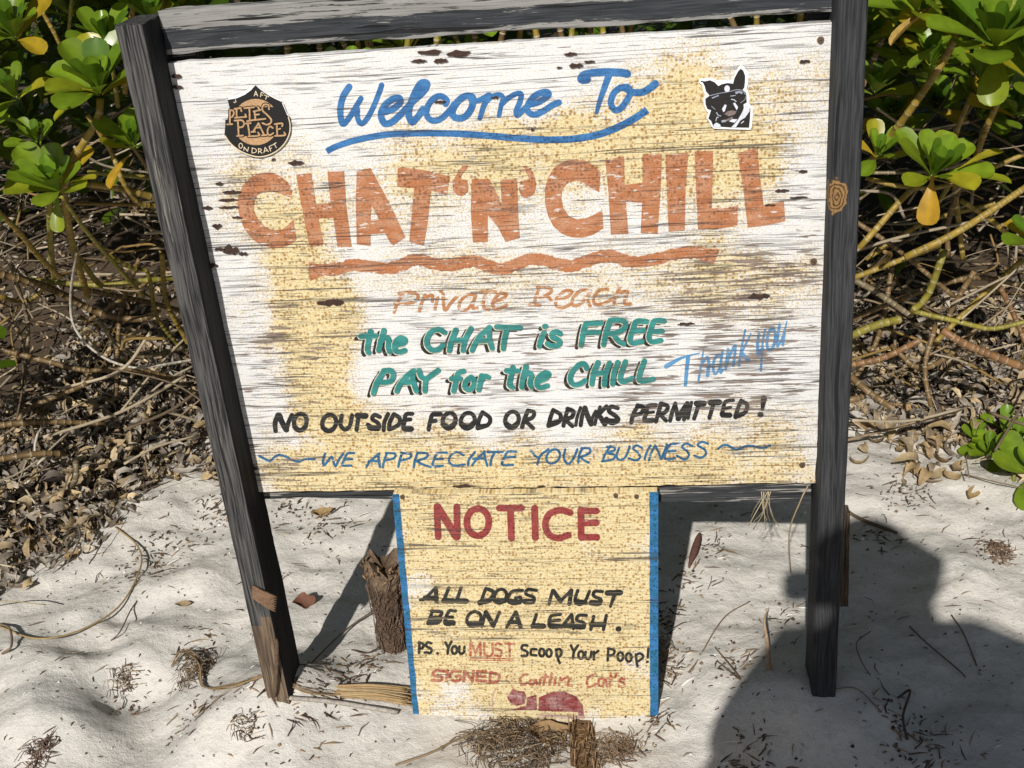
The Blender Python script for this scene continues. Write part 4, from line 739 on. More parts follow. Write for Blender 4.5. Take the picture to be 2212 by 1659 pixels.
def stem_soup(s, P, r0, r1, col=(0.30, 0.20, 0.045), ring=(0.50, 0.42, 0.27), gap=0.022):
    Q = np.array(catmull(P, 14)); d = np.concatenate([[0], np.cumsum(np.linalg.norm(np.diff(Q, axis=0), axis=1))]); T_ = d[-1]
    if T_ < 0.01: return
    ts = []; cs = []; rs = []; x = 0.0; col = np.array(col)
    while x < T_:
        g = gap * random.uniform(.55, 1.7); f = x / T_; r = r0 + (r1 - r0) * f
        for q, cc, rr in ((0, col, 1.0), (0.84, col * np.array((.9, .9, .9)), 0.98), (0.89, ring, 1.07), (0.97, ring, 1.05)):
            if x + q * g < T_: ts.append(x + q * g); cs.append(np.array(cc) * random.uniform(.8, 1.15)); rs.append(r * rr)
        x += g
    ts.append(T_); cs.append(np.array(col)); rs.append(r1)
    tube(s, np.stack([np.interp(ts, d, Q[:, k]) for k in range(3)], 1), rs, np.array(cs), 7)
def px3(L): return [at_y(a, b, y) for a, b, y in L]
STEMC = dict(green=(0.27, 0.23, 0.035), amber=(0.33, 0.225, 0.04), brown=(0.19, 0.12, 0.05), grey=(0.22, 0.17, 0.10), orange=(0.25, 0.13, 0.055), white=(0.55, 0.50, 0.42))
def stems(parent, rows):
    for pts, r0, r1, c in rows:
        s = Soup(); stem_soup(s, px3(pts), r0 * .82, r1 * .82, STEMC[c], STEMC['white'] if c == 'white' else (np.array(STEMC[c]) * 0.5 + np.array((0.5, 0.42, 0.28)) * 0.42)); s.build('stem', M['stem'], parent)
def rosettes(parent, rows):
    for px, py, Y, ty, tl, sz, n, yel in rows:
        s = Soup(); rosette_soup(s, at_y(px, py, Y), ty, tl, sz, n, yel); s.build('leaf_rosette', M['leaf'], parent)
rv = []
for i in range(7):
    s = Soup(); rosette_soup(s, (0, 0, 0), 0, 0, 0.1, 17, 0.22)
    me = s.build('leaf_rosette', M['leaf']); rv.append(me.data); bpy.data.objects.remove(me)
def scatter_rosettes(parent, n, box, test=lambda p: True):
    k = 0
    while k < n:
        p = Vector([random.uniform(*b) for b in box])
        if not test(p): continue
        o = bpy.data.objects.new('leaf_rosette', random.choice(rv)); C.objects.link(o); adopt(o, parent)
        o.location = p; o.rotation_euler = (random.uniform(0.0, 0.75), random.uniform(-.5, .5), random.uniform(-.6, .6)); q = random.uniform(.8, 1.35); o.scale = (q, q, q); k += 1
def foliage(parent, n, box, size=(.07, .13), test=lambda p: True, name='foliage'):
    s = Soup(); k = 0
    while k < n:
        p = [random.uniform(*b) for b in box]
        if not test(p): continue
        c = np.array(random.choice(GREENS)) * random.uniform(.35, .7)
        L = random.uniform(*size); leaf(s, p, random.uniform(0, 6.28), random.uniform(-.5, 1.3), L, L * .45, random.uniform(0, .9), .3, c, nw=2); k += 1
    o = s.build(name, M['leaf'], parent); o['kind'] = 'stuff'; return o
def twigs(parent, n, box):
    s = Soup()
    for k in range(n):
        x, y = random.uniform(*box[0]), random.uniform(*box[1]); z = gz(x, y) + random.uniform(0, .9) ** 1.4; a = random.uniform(0, 6.28); L = random.uniform(.1, .45); up = random.uniform(-.4, .7)
        P_ = [(x, y, z), (x + L * .5 * math.cos(a) + random.uniform(-.04, .04), y + L * .5 * math.sin(a), max(gz(x, y), z + L * up * .5 + random.uniform(-.04, .04))), (x + L * math.cos(a), y + L * math.sin(a), max(gz(x, y), z + L * up))]
        tube(s, catmull(P_, 6), random.uniform(.0012, .005), np.array(random.choice([(0.26, 0.19, 0.12), (0.15, 0.11, 0.07), (0.44, 0.36, 0.25), (0.26, 0.17, 0.06), (0.34, 0.28, 0.2)])), 5)
    o = s.build('dead_twigs', M['debris'], parent); o['kind'] = 'stuff'
def visible(p):                      # how high above the ground a point shows in the picture, in picture units
    v = ROT.T @ (np.asarray(p, float) - CAM); return (v[0] / v[2] * F + CX, v[1] / v[2] * F + CY)

PI = math.pi
shrub_l = thing('beach_shrub', 'broad leaved shrub with bare ringed stems, left of the sign', 'shrub', (-0.9, 1.9, 0), 'beach shrubs')
rosettes(shrub_l, [(213, 190, 0.62, -1.2, .45, 0.132, 19, 0.41), (123, 403, 0.60, -1.5, .5, 0.118, 18, 0.38), (288, 308, 0.64, -1.2, .5, 0.095, 14, 0.34), (228, 85, 0.74, -1.4, .35, 0.095, 13, 0.30), (28, 70, 0.67, -1.4, .4, 0.112, 16, 0.38),
    (30, 200, 0.72, -1.5, .4, 0.084, 12, 0.22), (78, 302, 0.67, -1.4, .4, 0.069, 11, 0.22), (330, 40, 0.87, -1.2, .4, 0.101, 14, 0.22), (-60, 310, 0.62, -1.5, .4, 0.112, 14, 0.22), (10, 20, 0.92, -1.4, .3, 0.112, 16, 0.22), (150, 20, 0.97, -1.4, .3, 0.112, 16, 0.22)])
s = Soup(); b = at_y(285, 330, 0.62); leaf(s, b, -2.3, -0.5, .095, .042, .5, .25, (0.5, 0.30, 0.03)); b = at_y(125, 425, 0.59); leaf(s, b, -1.6, -1.0, .08, .038, .3, .3, (0.24, 0.29, 0.02)); b = at_y(205, 200, 0.58); leaf(s, b, -2.6, -.25, .105, .05, .4, .3, (0.34, 0.34, 0.02)); b = at_y(200, 195, 0.59); leaf(s, b, 3.1, .1, .11, .05, .3, .3, (0.36, 0.35, 0.022)); b = at_y(135, 400, 0.57); leaf(s, b, -.1, .3, .085, .042, .3, .3, (0.40, 0.35, 0.022))
s.build('yellowing_leaves', M['leaf'], shrub_l)
stems(shrub_l, [([(217, 213, 0.62), (210, 260, 0.62), (170, 327, 0.64), (140, 400, 0.67), (147, 477, 0.75), (163, 553, 0.97), (190, 640, 1.28)], .010, .012, 'amber'), ([(72, -10, 0.82), (137, 113, 0.87), (160, 220, 0.97)], .006, .007, 'amber'), ([(155, -5, 0.82), (143, 110, 0.87), (120, 210, 0.92)], .005, .006, 'green'),
    ([(190, 250, 0.67), (240, 327, 0.72), (263, 387, 0.72), (297, 437, 0.77), (337, 445, 0.82), (400, 450, 0.87)], .007, .008, 'amber'), ([(-10, 452, 0.62), (40, 500, 0.73), (83, 553, 0.87), (130, 600, 1.01)], .008, .009, 'amber'), ([(133, 423, 0.62), (180, 490, 0.75), (233, 553, 0.92), (310, 640, 1.18)], .006, .008, 'green'),
    ([(107, 417, 0.64), (108, 490, 0.75), (112, 560, 0.98), (118, 600, 1.16)], .009, .010, 'green'), ([(183, 397, 0.72), (260, 408, 0.74), (345, 430, 0.82), (420, 450, 0.92)], .010, .011, 'amber'), ([(190, 372, 0.82), (260, 378, 0.82), (330, 385, 0.87)], .007, .007, 'green'), ([(290, 322, 0.67), (310, 350, 0.77), (345, 400, 0.87)], .005, .006, 'brown'),
    ([(230, 100, 0.74), (245, 160, 0.82), (255, 230, 0.92)], .006, .007, 'green'), ([(290, 0, 0.87), (282, 60, 0.92), (270, 200, 1.02)], .008, .009, 'amber'), ([(345, -10, 0.92), (352, 40, 0.92), (350, 120, 1.02)], .009, .009, 'amber'),
    ([(-20, 588, 1.13), (80, 613, 1.21), (150, 643, 1.29), (213, 676, 1.32), (300, 690, 1.35), (345, 668, 1.40)], .014, .012, 'brown'), ([(40, 603, 1.26), (213, 616, 1.29), (310, 606, 1.32), (400, 600, 1.41)], .010, .010, 'green'), ([(125, 610, 1.32), (220, 633, 1.37), (320, 653, 1.45), (420, 680, 1.50)], .010, .010, 'brown'),
    ([(165, 550, 1.01), (207, 606, 1.22), (235, 628, 1.31)], .010, .010, 'green'), ([(230, 550, 1.06), (290, 580, 1.17), (320, 592, 1.21), (340, 686, 1.40), (388, 750, 1.50)], .007, .008, 'green'), ([(350, 550, 1.11), (360, 653, 1.35), (407, 743, 1.45)], .009, .009, 'amber'),
    ([(213, 692, 1.25), (253, 743, 1.28), (307, 770, 1.30), (400, 750, 1.45)], .009, .009, 'grey'), ([(-10, 752, 1.10), (100, 780, 1.12), (187, 800, 1.15), (283, 797, 1.20), (387, 820, 1.30)], .010, .009, 'brown'), ([(165, 545, 0.90), (153, 636, 1.07), (157, 697, 1.10), (187, 743, 1.10), (233, 777, 1.10), (283, 793, 1.12), (317, 793, 1.14), (418, 777, 1.25)], .0045, .005, 'white'),
    ([(40, 907, 0.95), (67, 880, 1.00), (190, 827, 1.10), (187, 806, 1.15)], .008, .009, 'brown'), ([(-10, 920, 0.85), (83, 911, 0.90), (227, 915, 1.00)], .011, .008, 'brown'), ([(-10, 993, 0.75), (83, 980, 0.80), (140, 980, 0.85)], .011, .010, 'brown'), ([(165, 996, 0.85), (157, 1046, 0.80), (90, 1083, 0.74)], .010, .011, 'grey'),
    ([(-5, 640, 1.18), (60, 650, 1.30), (120, 600, 1.30)], .008, .008, 'amber'), ([(120, 900, 1.00), (80, 940, 0.90), (75, 1000, 0.85)], .004, .004, 'white'), ([(300, 560, 1.33), (260, 680, 1.40), (250, 860, 1.30)], .008, .009, 'brown'), ([(20, 560, 1.33), (60, 700, 1.40), (50, 830, 1.30)], .007, .008, 'grey'), ([(400, 520, 1.35), (330, 600, 1.51), (180, 700, 1.60)], .008, .008, 'brown')])
scatter_rosettes(shrub_l, 70, ((-1.6, -0.05), (0.8, 2.4), (0.75, 2.0)), lambda p: visible(p)[1] < 330 and (visible(p)[1] < -20 or p.y > 1.6))
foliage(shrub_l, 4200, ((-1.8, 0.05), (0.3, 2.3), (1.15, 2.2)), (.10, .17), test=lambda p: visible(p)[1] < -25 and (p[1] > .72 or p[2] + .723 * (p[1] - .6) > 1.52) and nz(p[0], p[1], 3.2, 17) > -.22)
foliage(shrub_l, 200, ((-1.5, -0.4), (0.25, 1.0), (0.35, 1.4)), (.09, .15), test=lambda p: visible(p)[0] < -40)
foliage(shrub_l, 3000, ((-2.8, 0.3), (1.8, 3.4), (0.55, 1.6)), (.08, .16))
twigs(shrub_l, 560, ((-1.9, 0.05), (0.9, 3.0)))

shrub_r = thing('beach_shrub', 'tangled shrub with large yellow green leaves, right of the sign', 'shrub', (1.7, 1.5, 0), 'beach shrubs')
rosettes(shrub_r, [(2018, 370, .75, -1.3, .5, 0.118, 18, 0.60), (1898, 330, .9, -1.3, .5, 0.084, 12, 0.30), (2080, 70, .72, -1.4, .5, 0.146, 15, 0.50), (2190, 20, .7, -1.6, .3, 0.134, 14, 0.40), (1940, 40, 1.0, -1.5, .4, 0.112, 14, 0.40), (1890, 190, 1.0, -1.5, .4, 0.090, 10, 0.40), (2200, 240, .9, -1.6, .3, 0.112, 12, 0.40), (2240, 520, .8, -1.8, .4, 0.101, 11, 0.40), (2120, 160, 1.2, -1.6, .3, 0.123, 13, 0.20), (2010, 130, 1.25, -1.6, .3, 0.112, 13, 0.20), (1860, 60, 1.2, -1.6, .3, 0.112, 13, 0.20), (2150, 90, .62, -1.7, .35, .150, 15, .5), (2240, 170, .62, -1.8, .35, .145, 14, .45), (1985, 15, .72, -1.5, .35, .12, 13, .4), (2200, 130, 1.1, -1.6, .3, 0.112, 13, 0.20)])
s = Soup()
for px, py, Y, yaw, pit, L, col in ((2015, 378, .74, -1.9, -1.1, .11, (0.52, 0.30, 0.03)), (2160, 95, .68, -1.9, -.75, .135, (0.24, 0.30, 0.02)), (2105, 70, .68, -1.2, -.1, .10, (0.22, 0.29, 0.02)), (2085, 20, .68, 2.6, .1, .10, (0.26, 0.28, 0.02)), (2030, 95, .72, -2.7, -.35, .08, (0.17, 0.25, 0.02)), (2060, 380, .72, -.2, .05, .12, (0.30, 0.33, 0.02)), (2070, 365, .74, .1, .5, .10, (0.42, 0.36, 0.03))):
    leaf(s, at_y(px, py, Y), yaw, pit, L, L * .46, .35, .22, col)
s.build('yellowing_leaves', M['leaf'], shrub_r)
s = Soup(); leaf(s, at_y(2030, 5, .7), -2.75, -.45, .13, .035, .3, .9, (0.42, 0.27, 0.06)); s.build('curled_leaf', M['litter'], shrub_r)
stems(shrub_r, [([(2068, 73, .8), (2035, 137, .82), (1981, 217, .85), (1935, 280, .9), (1880, 350, 1.0)], .010, .011, 'amber'), ([(2175, 180, .85), (2138, 260, .9), (2122, 300, .95), (2090, 400, 1.0)], .009, .009, 'amber'), ([(1855, 537, .75), (1908, 477, .76), (1955, 423, .78), (2015, 375, .78)], .009, .008, 'amber'), ([(1955, 556, .7), (2075, 497, .72), (2230, 395, .75)], .010, .009, 'amber'),
    ([(1865, 374, .85), (2010, 370, .85), (2091, 350, .9)], .005, .005, 'grey'), ([(1870, 385, .9), (1951, 403, .9), (2048, 400, .92), (2220, 330, .95)], .007, .007, 'amber'), ([(2048, 556, .95), (2048, 480, .95), (2075, 400, .95)], .008, .008, 'brown'), ([(2075, 433, .9), (2138, 473, .9), (2191, 520, .9)], .008, .008, 'amber'), ([(2020, 450, .95), (2061, 383, .95)], .007, .007, 'green'),
    ([(1845, 600, .72), (1908, 576, .74), (1968, 553, .76), (2030, 530, .8)], .008, .007, 'amber'), ([(2040, 540, .85), (2005, 636, .85), (1970, 672, .86)], .011, .010, 'green'), ([(1835, 727, .8), (1891, 703, .82), (1945, 690, .84)], .012, .012, 'green'), ([(1970, 672, .86), (2075, 696, .84), (2141, 710, .84), (2220, 694, .84)], .008, .007, 'green'), ([(2105, 586, .95), (2068, 646, .95), (2048, 686, .95)], .009, .008, 'brown'),
    ([(1842, 603, .95), (1891, 630, .95), (1968, 683, .95)], .010, .009, 'grey'), ([(1830, 790, .9), (1908, 773, .92), (1985, 736, .95)], .010, .010, 'orange'), ([(2035, 713, .88), (2091, 746, .88), (2208, 793, .9)], .012, .013, 'orange'), ([(2021, 703, .85), (1998, 793, .8), (2011, 880, .76)], .008, .007, 'brown'), ([(1838, 813, .8), (1875, 846, .78), (1931, 883, .76)], .011, .009, 'brown'), ([(1831, 866, .75), (1868, 856, .78)], .010, .008, 'brown'),
    ([(1925, 746, .95), (1988, 796, .9), (2060, 760, .95), (2120, 700, 1.0)], .008, .008, 'brown'), ([(1840, 690, 1.1), (1960, 640, 1.15), (2100, 600, 1.2), (2220, 620, 1.2)], .009, .009, 'brown'), ([(2150, 600, 1.0), (2190, 680, 1.0), (2215, 740, .95)], .008, .008, 'orange'), ([(1850, 480, 1.1), (1940, 540, 1.1), (2060, 640, 1.1)], .008, .008, 'brown'), ([(2100, 200, 1.1), (2060, 330, 1.1), (2080, 560, 1.1)], .008, .009, 'amber'), ([(1870, 560, 1.2), (2000, 480, 1.2), (2150, 440, 1.2)], .008, .008, 'amber'), ([(1840, 830, 1.1), (1900, 720, 1.2), (1930, 560, 1.3)], .009, .009, 'brown'), ([(2210, 560, 1.1), (2120, 640, 1.1), (2020, 740, 1.1)], .009, .009, 'amber')])
scatter_rosettes(shrub_r, 70, ((1.0, 2.6), (0.95, 2.4), (0.75, 2.0)), lambda p: visible(p)[1] < 260 and (visible(p)[1] < -20 or p.y > 1.15))
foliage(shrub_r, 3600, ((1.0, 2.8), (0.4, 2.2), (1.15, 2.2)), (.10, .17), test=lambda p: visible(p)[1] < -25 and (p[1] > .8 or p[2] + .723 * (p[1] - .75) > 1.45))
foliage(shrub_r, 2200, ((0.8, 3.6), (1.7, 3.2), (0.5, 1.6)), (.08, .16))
twigs(shrub_r, 420, ((1.0, 2.8), (0.8, 2.3)))

shrub_m = thing('beach_shrub', 'dense green shrub seen through the gap behind the top rail of the sign', 'shrub', (0.5, 2.2, 0), 'beach shrubs')
scatter_rosettes(shrub_m, 80, ((-0.3, 1.3), (1.0, 2.2), (1.05, 1.8)))
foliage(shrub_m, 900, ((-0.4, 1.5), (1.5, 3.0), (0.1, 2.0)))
for k in range(26):
    x = random.uniform(-.2, 1.25); y = random.uniform(1.0, 1.8); s = Soup()
    stem_soup(s, [(x, y, 0), (x + random.uniform(-.1, .1), y + .05, .6), (x + random.uniform(-.2, .2), y, 1.2), (x + random.uniform(-.25, .25), y, 1.7)], .011, .006, STEMC[random.choice(('amber', 'green', 'brown'))]); s.build('stem', M['stem'], shrub_m)

thicket = Soup()
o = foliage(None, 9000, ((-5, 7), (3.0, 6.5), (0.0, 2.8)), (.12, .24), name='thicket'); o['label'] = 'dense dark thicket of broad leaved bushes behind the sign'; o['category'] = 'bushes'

sprout = thing('beach_shrub', 'low green sprout on the sand at the right edge of the view', 'shrub', tuple(on_ground(2190, 1040)), 'beach shrubs')
for px, py, n, sz, ty in ((2135, 985, 9, .07, -2.2), (2190, 965, 10, .10, -1.8), (2225, 1025, 10, .12, -1.9), (2105, 950, 8, .06, -2.0), (2170, 930, 8, .08, -1.7)):
    s = Soup(); b = on_ground(px, py + 20, .035); rosette_soup(s, b, ty, .35, sz, n, .0); s.build('leaf_rosette', M['leaf'], sprout)
s = Soup(); tube(s, catmull([on_ground(2190, 1045, -.02), on_ground(2190, 1020, .05), on_ground(2200, 1000, .06)], 5), .005, (0.2, 0.22, 0.05)); s.build('stem', M['stem'], sprout)

# ------------------------------------------------------------------ leaf litter, debris
LIT = [(0.33, 0.25, 0.15), (0.22, 0.18, 0.135), (0.42, 0.31, 0.17), (0.13, 0.105, 0.085), (0.40, 0.345, 0.27), (0.50, 0.39, 0.24), (0.28, 0.245, 0.205), (0.34, 0.30, 0.25), (0.09, 0.07, 0.055), (0.20, 0.16, 0.12)]
def dry_leaf(s, p, L, Wd, curl, twist, col, yaw, tilt=(0, 0), n=7, fold=.55):
    m_ = 3; V = []; cc = []; ph = random.random() * 40
    for i in range(n):
        t = i / (n - 1); a = curl * (t - 0.5)
        R = L / max(abs(curl), 0.05) * (1 if curl >= 0 else -1)
        x = R * math.sin(a); z = abs(R) * (1 - math.cos(a)) * (1 if curl > 0 else -1)
        hw = Wd / 2 * (0.06 + math.sin(PI * min(1, t ** 0.8 * 0.95 + .02)) ** 0.9) * (1 + .5 * mnoise.noise(Vector((t * 5, ph, 0)))); th = twist * (t - .5)
        for j in range(m_):
            u = j - 1; y = u * hw * math.cos(th); zz = z + u * hw * math.sin(th) + (hw * (fold + .4 * mnoise.noise(Vector((t * 4, ph + u * 7, 3)))) if u else 0)
            V.append((x, y, zz)); cc.append(np.array(col) * (0.8 if u == 0 else 1.05))
    V = np.array(V); V[:, 2] -= V[:, 2].min()
    Rm = rotm('Z', yaw) @ rotm('X', tilt[0]) @ rotm('Y', tilt[1]); V = V @ Rm.T
    V[:, 2] -= V[:, 2].min() * 0.8
    s.add(V + np.asarray(p), [(i * m_ + j, i * m_ + j + 1, (i + 1) * m_ + j + 1, (i + 1) * m_ + j) for i in range(n - 1) for j in range(m_ - 1)], np.clip(np.array(cc), 0, 1))
s = Soup(); n = 0
while n < 25000:
    x = random.uniform(-1.3, 2.5) if n % 3 else random.uniform(-2.6, 3.6); y = random.uniform(0.0, 1.9) if n % 3 else random.uniform(0.5, 4.0)
    e = litter_edge(x); d = (y - e) / 0.30 + 0.7 * nz(x, y, 6, 31)
    if d < random.random(): continue
    n += 1; L = random.uniform(.018, .075) if n % 6 else random.uniform(.06, .115)
    dep = max(0, min(1, (d - .3))) * 0.045
    dry_leaf(s, (x, y, gz(x, y) + random.uniform(0, 1) * dep), L, L * random.uniform(.10, .30), random.choice((1, 1, -1)) * random.uniform(.6, 5.5), random.uniform(-3.5, 3.5), np.array(random.choice(LIT)) * random.uniform(.95, 1.6), random.uniform(0, 6.28), (random.uniform(-.8, .8), random.uniform(-.6, .6)))
o = s.build('leaf_litter', M['litter']); tag(o, 'mass of curled dry leaves lying under the shrubs', 'leaf litter'); o['kind'] = 'stuff'
s = Soup()
for k in range(260):                 # loose dead twigs and grass lying through the litter
    x = random.uniform(-1.3, 2.5); y = litter_edge(x) + random.uniform(0, 1.3) ** 1.3; a = random.uniform(0, 6.28); L = random.uniform(.08, .3); z = gz(x, y) + random.uniform(.01, .06)
    P_ = [(x, y, z), (x + L * .5 * math.cos(a) + random.uniform(-.03, .03), y + L * .5 * math.sin(a), z + random.uniform(0, .05)), (x + L * math.cos(a), y + L * math.sin(a) + random.uniform(-.04, .04), z + random.uniform(-.01, .03))]
    tube(s, catmull(P_, 5), random.uniform(.001, .0032), np.array(random.choice([(0.4, 0.33, 0.22), (0.2, 0.15, 0.1), (0.5, 0.42, 0.3)])), 4)
o = s.build('dead_twigs', M['debris']); tag(o, 'loose dead twigs strewn through the dry leaf litter', 'twigs'); o['kind'] = 'stuff'

s = Soup()
DEB = [(0.10, 0.07, 0.05), (0.17, 0.12, 0.085), (0.06, 0.045, 0.035), (0.28, 0.2, 0.12), (0.13, 0.085, 0.06)]
clus = [tuple(at_z(*p)[:2]) + (r, n) for p, r, n in (((640, 1560), .10, 90), ((720, 1530), .07, 60), ((420, 1560), .05, 30), ((270, 1490), .05, 30), ((1430, 1340), .05, 70), ((1450, 1450), .05, 60), ((1410, 1560), .05, 50), ((2150, 1190), .05, 50), ((1880, 1160), .06, 40),
        ((1500, 1260), .06, 40), ((1590, 1450), .05, 40), ((1690, 1330), .05, 30), ((1980, 1640), .08, 80), ((1620, 1650), .06, 60), ((700, 1130), .08, 80), ((620, 1100), .06, 60), ((780, 1460), .06, 70), ((480, 1100), .09, 150), ((330, 1200), .10, 120), ((90, 1640), .03, 40), ((1950, 1070), .07, 90), ((1530, 1190), .05, 40), ((1930, 1560), .05, 30), ((430, 1400), .06, 40))]
pts = [(random.uniform(-.75, 1.75), random.uniform(-.42, 1.05)) for _ in range(1750)]
for cx_, cy_, r, n in clus: pts += [(random.gauss(cx_, r * .5), random.gauss(cy_, r * .7)) for _ in range(n)]
for i_, (x, y) in enumerate(pts):
    big_ = i_ >= 1750 or i_ % 12 == 0; a = random.gauss(0.15, .9); L = random.uniform(.004, .012) if random.random() < (.55 if big_ else .85) else random.uniform(.012, .04); z = gz(x, y); c = np.array(random.choice(DEB)) * random.uniform(.7, 1.4) if random.random() > .05 else np.array((.85, .82, .76))
    if random.random() < .25:
        r = random.uniform(.0015, .0035) * (1.6 if big_ else 1); V = [(x + r, y, z), (x, y + r, z), (x - r, y, z), (x, y - r, z), (x, y, z + r * 1.2)]; s.add(V, [(0, 1, 4), (1, 2, 4), (2, 3, 4), (3, 0, 4)], c)
    else:
        z2 = gz(x + L * math.cos(a), y + L * math.sin(a)) + random.uniform(0, .3) * L
        tube(s, [(x, y, z + .0006), (x + L * .5 * math.cos(a) + random.uniform(-.15, .15) * L, y + L * .5 * math.sin(a), (z + z2) / 2 + .002), (x + L * math.cos(a), y + L * math.sin(a), z2 + .0008)], [random.uniform(.0006, .0012) * (1.4 if big_ else 1), random.uniform(.0008, .0017) * (1.4 if big_ else 1), .0004], c, 3, False)
o = s.build('beach_debris', M['debris']); tag(o, 'fine dark plant bits scattered over the pale sand', 'debris'); o['kind'] = 'stuff'
# thin long dead stalks on the sand
stalks = [([(0, 1355), (80, 1390), (170, 1375), (260, 1325), (305, 1240), (300, 1190), (250, 1140)], .0022, (0.36, 0.25, 0.11), 'long curved yellow grass stalk bordering the leaf litter at left'), ([(240, 1385), (262, 1375), (284, 1330), (296, 1300)], .0016, (0.16, 0.11, 0.08), 'small dark upright twig on the open sand at left'),
    ([(0, 1350), (25, 1370), (28, 1408), (5, 1415)], .003, (0.20, 0.14, 0.09), 'dark bent twig hooked at the left edge of the sand'), ([(640, 1470), (740, 1380), (810, 1330), (850, 1300)], .0022, (0.14, 0.1, 0.07), 'thin dark root running towards the broken stump'), ([(760, 1405), (800, 1420), (860, 1370)], .0015, (0.12, 0.08, 0.06), 'looped dark rootlet beside the broken stump'),
    ([(855, 1655), (930, 1640), (990, 1610), (1070, 1590), (1130, 1585)], .0024, (0.24, 0.17, 0.1), 'long brown stalk running into the dry nest below the notice'), ([(1495, 1450), (1560, 1350), (1620, 1300)], .0014, (0.22, 0.15, 0.09), 'thin brown stem arching across sand right of the notice'), ([(1545, 1400), (1600, 1480), (1550, 1430)], .0012, (0.22, 0.15, 0.09), 'short crossed brown stem right of the notice'),
    ([(1965, 1355), (2000, 1400), (2070, 1460), (2085, 1465)], .0018, (0.16, 0.11, 0.08), 'dark stalk in the shaded sand near the right edge'), ([(1880, 1365), (1850, 1400), (1860, 1440), (1880, 1460)], .0013, (0.2, 0.15, 0.1), 'small curled stalk in the shade right of the dark post'), ([(2055, 1330), (2080, 1380), (2110, 1440)], .0016, (0.14, 0.1, 0.07), 'straight dark stalk on the shadow edge at right'),
    ([(1800, 1490), (1850, 1500), (1905, 1540)], .0014, (0.2, 0.15, 0.1), 'pale stalk curving from the foot of the dark post'), ([(1940, 1510), (1965, 1505), (1950, 1560), (1960, 1600)], .0026, (0.09, 0.065, 0.05), 'knotty dark twig lying in the photographers shadow')]
for P_, r, c, lb in stalks:
    s = Soup(); Q = [on_ground(a, b_2, r * 1.2 + (0.012 if 0 < i < len(P_) - 1 else 0)) for i, (a, b_2) in enumerate(P_)]
    tube(s, catmull(Q, 8), r, np.array(c), 5); tag(s.build('dry_stalk', M['straw']), lb, 'stalk', 'dry stalks on the sand')

# single dry leaves that can be told apart
DL = [(655, 1308, .055, .05, 1.6, (0.20, 0.09, 0.055), 0.3, 'curled red brown dry leaf just right of the leaning post'), (1180, 1592, .10, .055, 1.9, (0.36, 0.23, 0.11), .2, 'broad crumpled tan leaf on the nest under the notice'), (2030, 1000, .07, .035, 1.2, (0.42, 0.28, 0.13), 1.8, 'tan folded leaf standing on sand left of the green sprout'), (1990, 1030, .08, .04, .8, (0.40, 0.26, 0.12), -.4, 'flat tan leaf on bare sand beyond the dark post'),
      (2060, 1020, .075, .04, 2.6, (0.38, 0.27, 0.15), .9, 'rolled tan leaf beside the green sprout'), (2090, 1080, .07, .035, 3.2, (0.36, 0.24, 0.11), 1.4, 'twisted brown leaf lying in front of the green sprout'), (1860, 925, .08, .05, .6, (0.40, 0.27, 0.13), .1, 'pale brown leaf lying against the dark post'), (1960, 890, .09, .035, 1.0, (0.48, 0.31, 0.14), -.2, 'long ochre leaf at the litter edge right of the sign'),
      (90, 1190, .09, .05, .9, (0.45, 0.30, 0.14), .4, 'large ochre leaf on the left litter edge'), (60, 1150, .08, .045, 1.4, (0.42, 0.29, 0.14), -.8, 'upturned ochre leaf in the left litter'), (150, 1210, .07, .03, 3.4, (0.36, 0.25, 0.12), 1.0, 'narrow curled leaf at the tip of the left litter'), (690, 1115, .07, .03, 2.0, (0.40, 0.27, 0.12), .5, 'ochre leaf on the sand behind the leaning post'),
      (410, 860, .08, .04, 2.4, (0.40, 0.25, 0.12), 1.9, 'orange brown leaf leaning near the left post'), (230, 1000, .10, .03, 1.6, (0.40, 0.27, 0.13), -.5, 'long light brown leaf in the middle of the left litter'), (395, 1310, .035, .02, 1.2, (0.34, 0.25, 0.14), .3, 'small tan husk leaf on open sand at left')]
for px, py, L, Wd, curl, col, yaw, lb in DL:
    s = Soup(); dry_leaf(s, on_ground(px, py, .004), L * 1.2, Wd * .72, curl * 1.3, 2.2, col, yaw, (.6, .25), 12, 1.0); tag(s.build('dry_leaf', M['litter']), lb, 'leaf', 'fallen dry leaves')

for k in range(30):
    px, py = random.gauss(2010, 85), random.gauss(985, 55)
    if px < 1850: px = 1850 + random.uniform(0, 60)
    s = Soup(); L = random.uniform(.05, .095); dry_leaf(s, on_ground(px, max(px * .2 + 545, py), random.uniform(.002, .015)), L * 1.15, L * random.uniform(.2, .36), random.choice((1, -1, 1)) * random.uniform(1.2, 5), random.uniform(-2.5, 2.5), np.array(random.choice([(0.44, 0.31, 0.16), (0.38, 0.27, 0.14), (0.46, 0.35, 0.2), (0.34, 0.26, 0.17)])) * random.uniform(.8, 1.1), random.uniform(0, 6.28), (random.uniform(-.7, .7), random.uniform(-.4, .4)), 10, .7)
    tag(s.build('dry_leaf', M['litter']), 'one of the loose curled tan leaves strewn between dark post and green sprout', 'leaf', 'loose leaves between post and sprout')
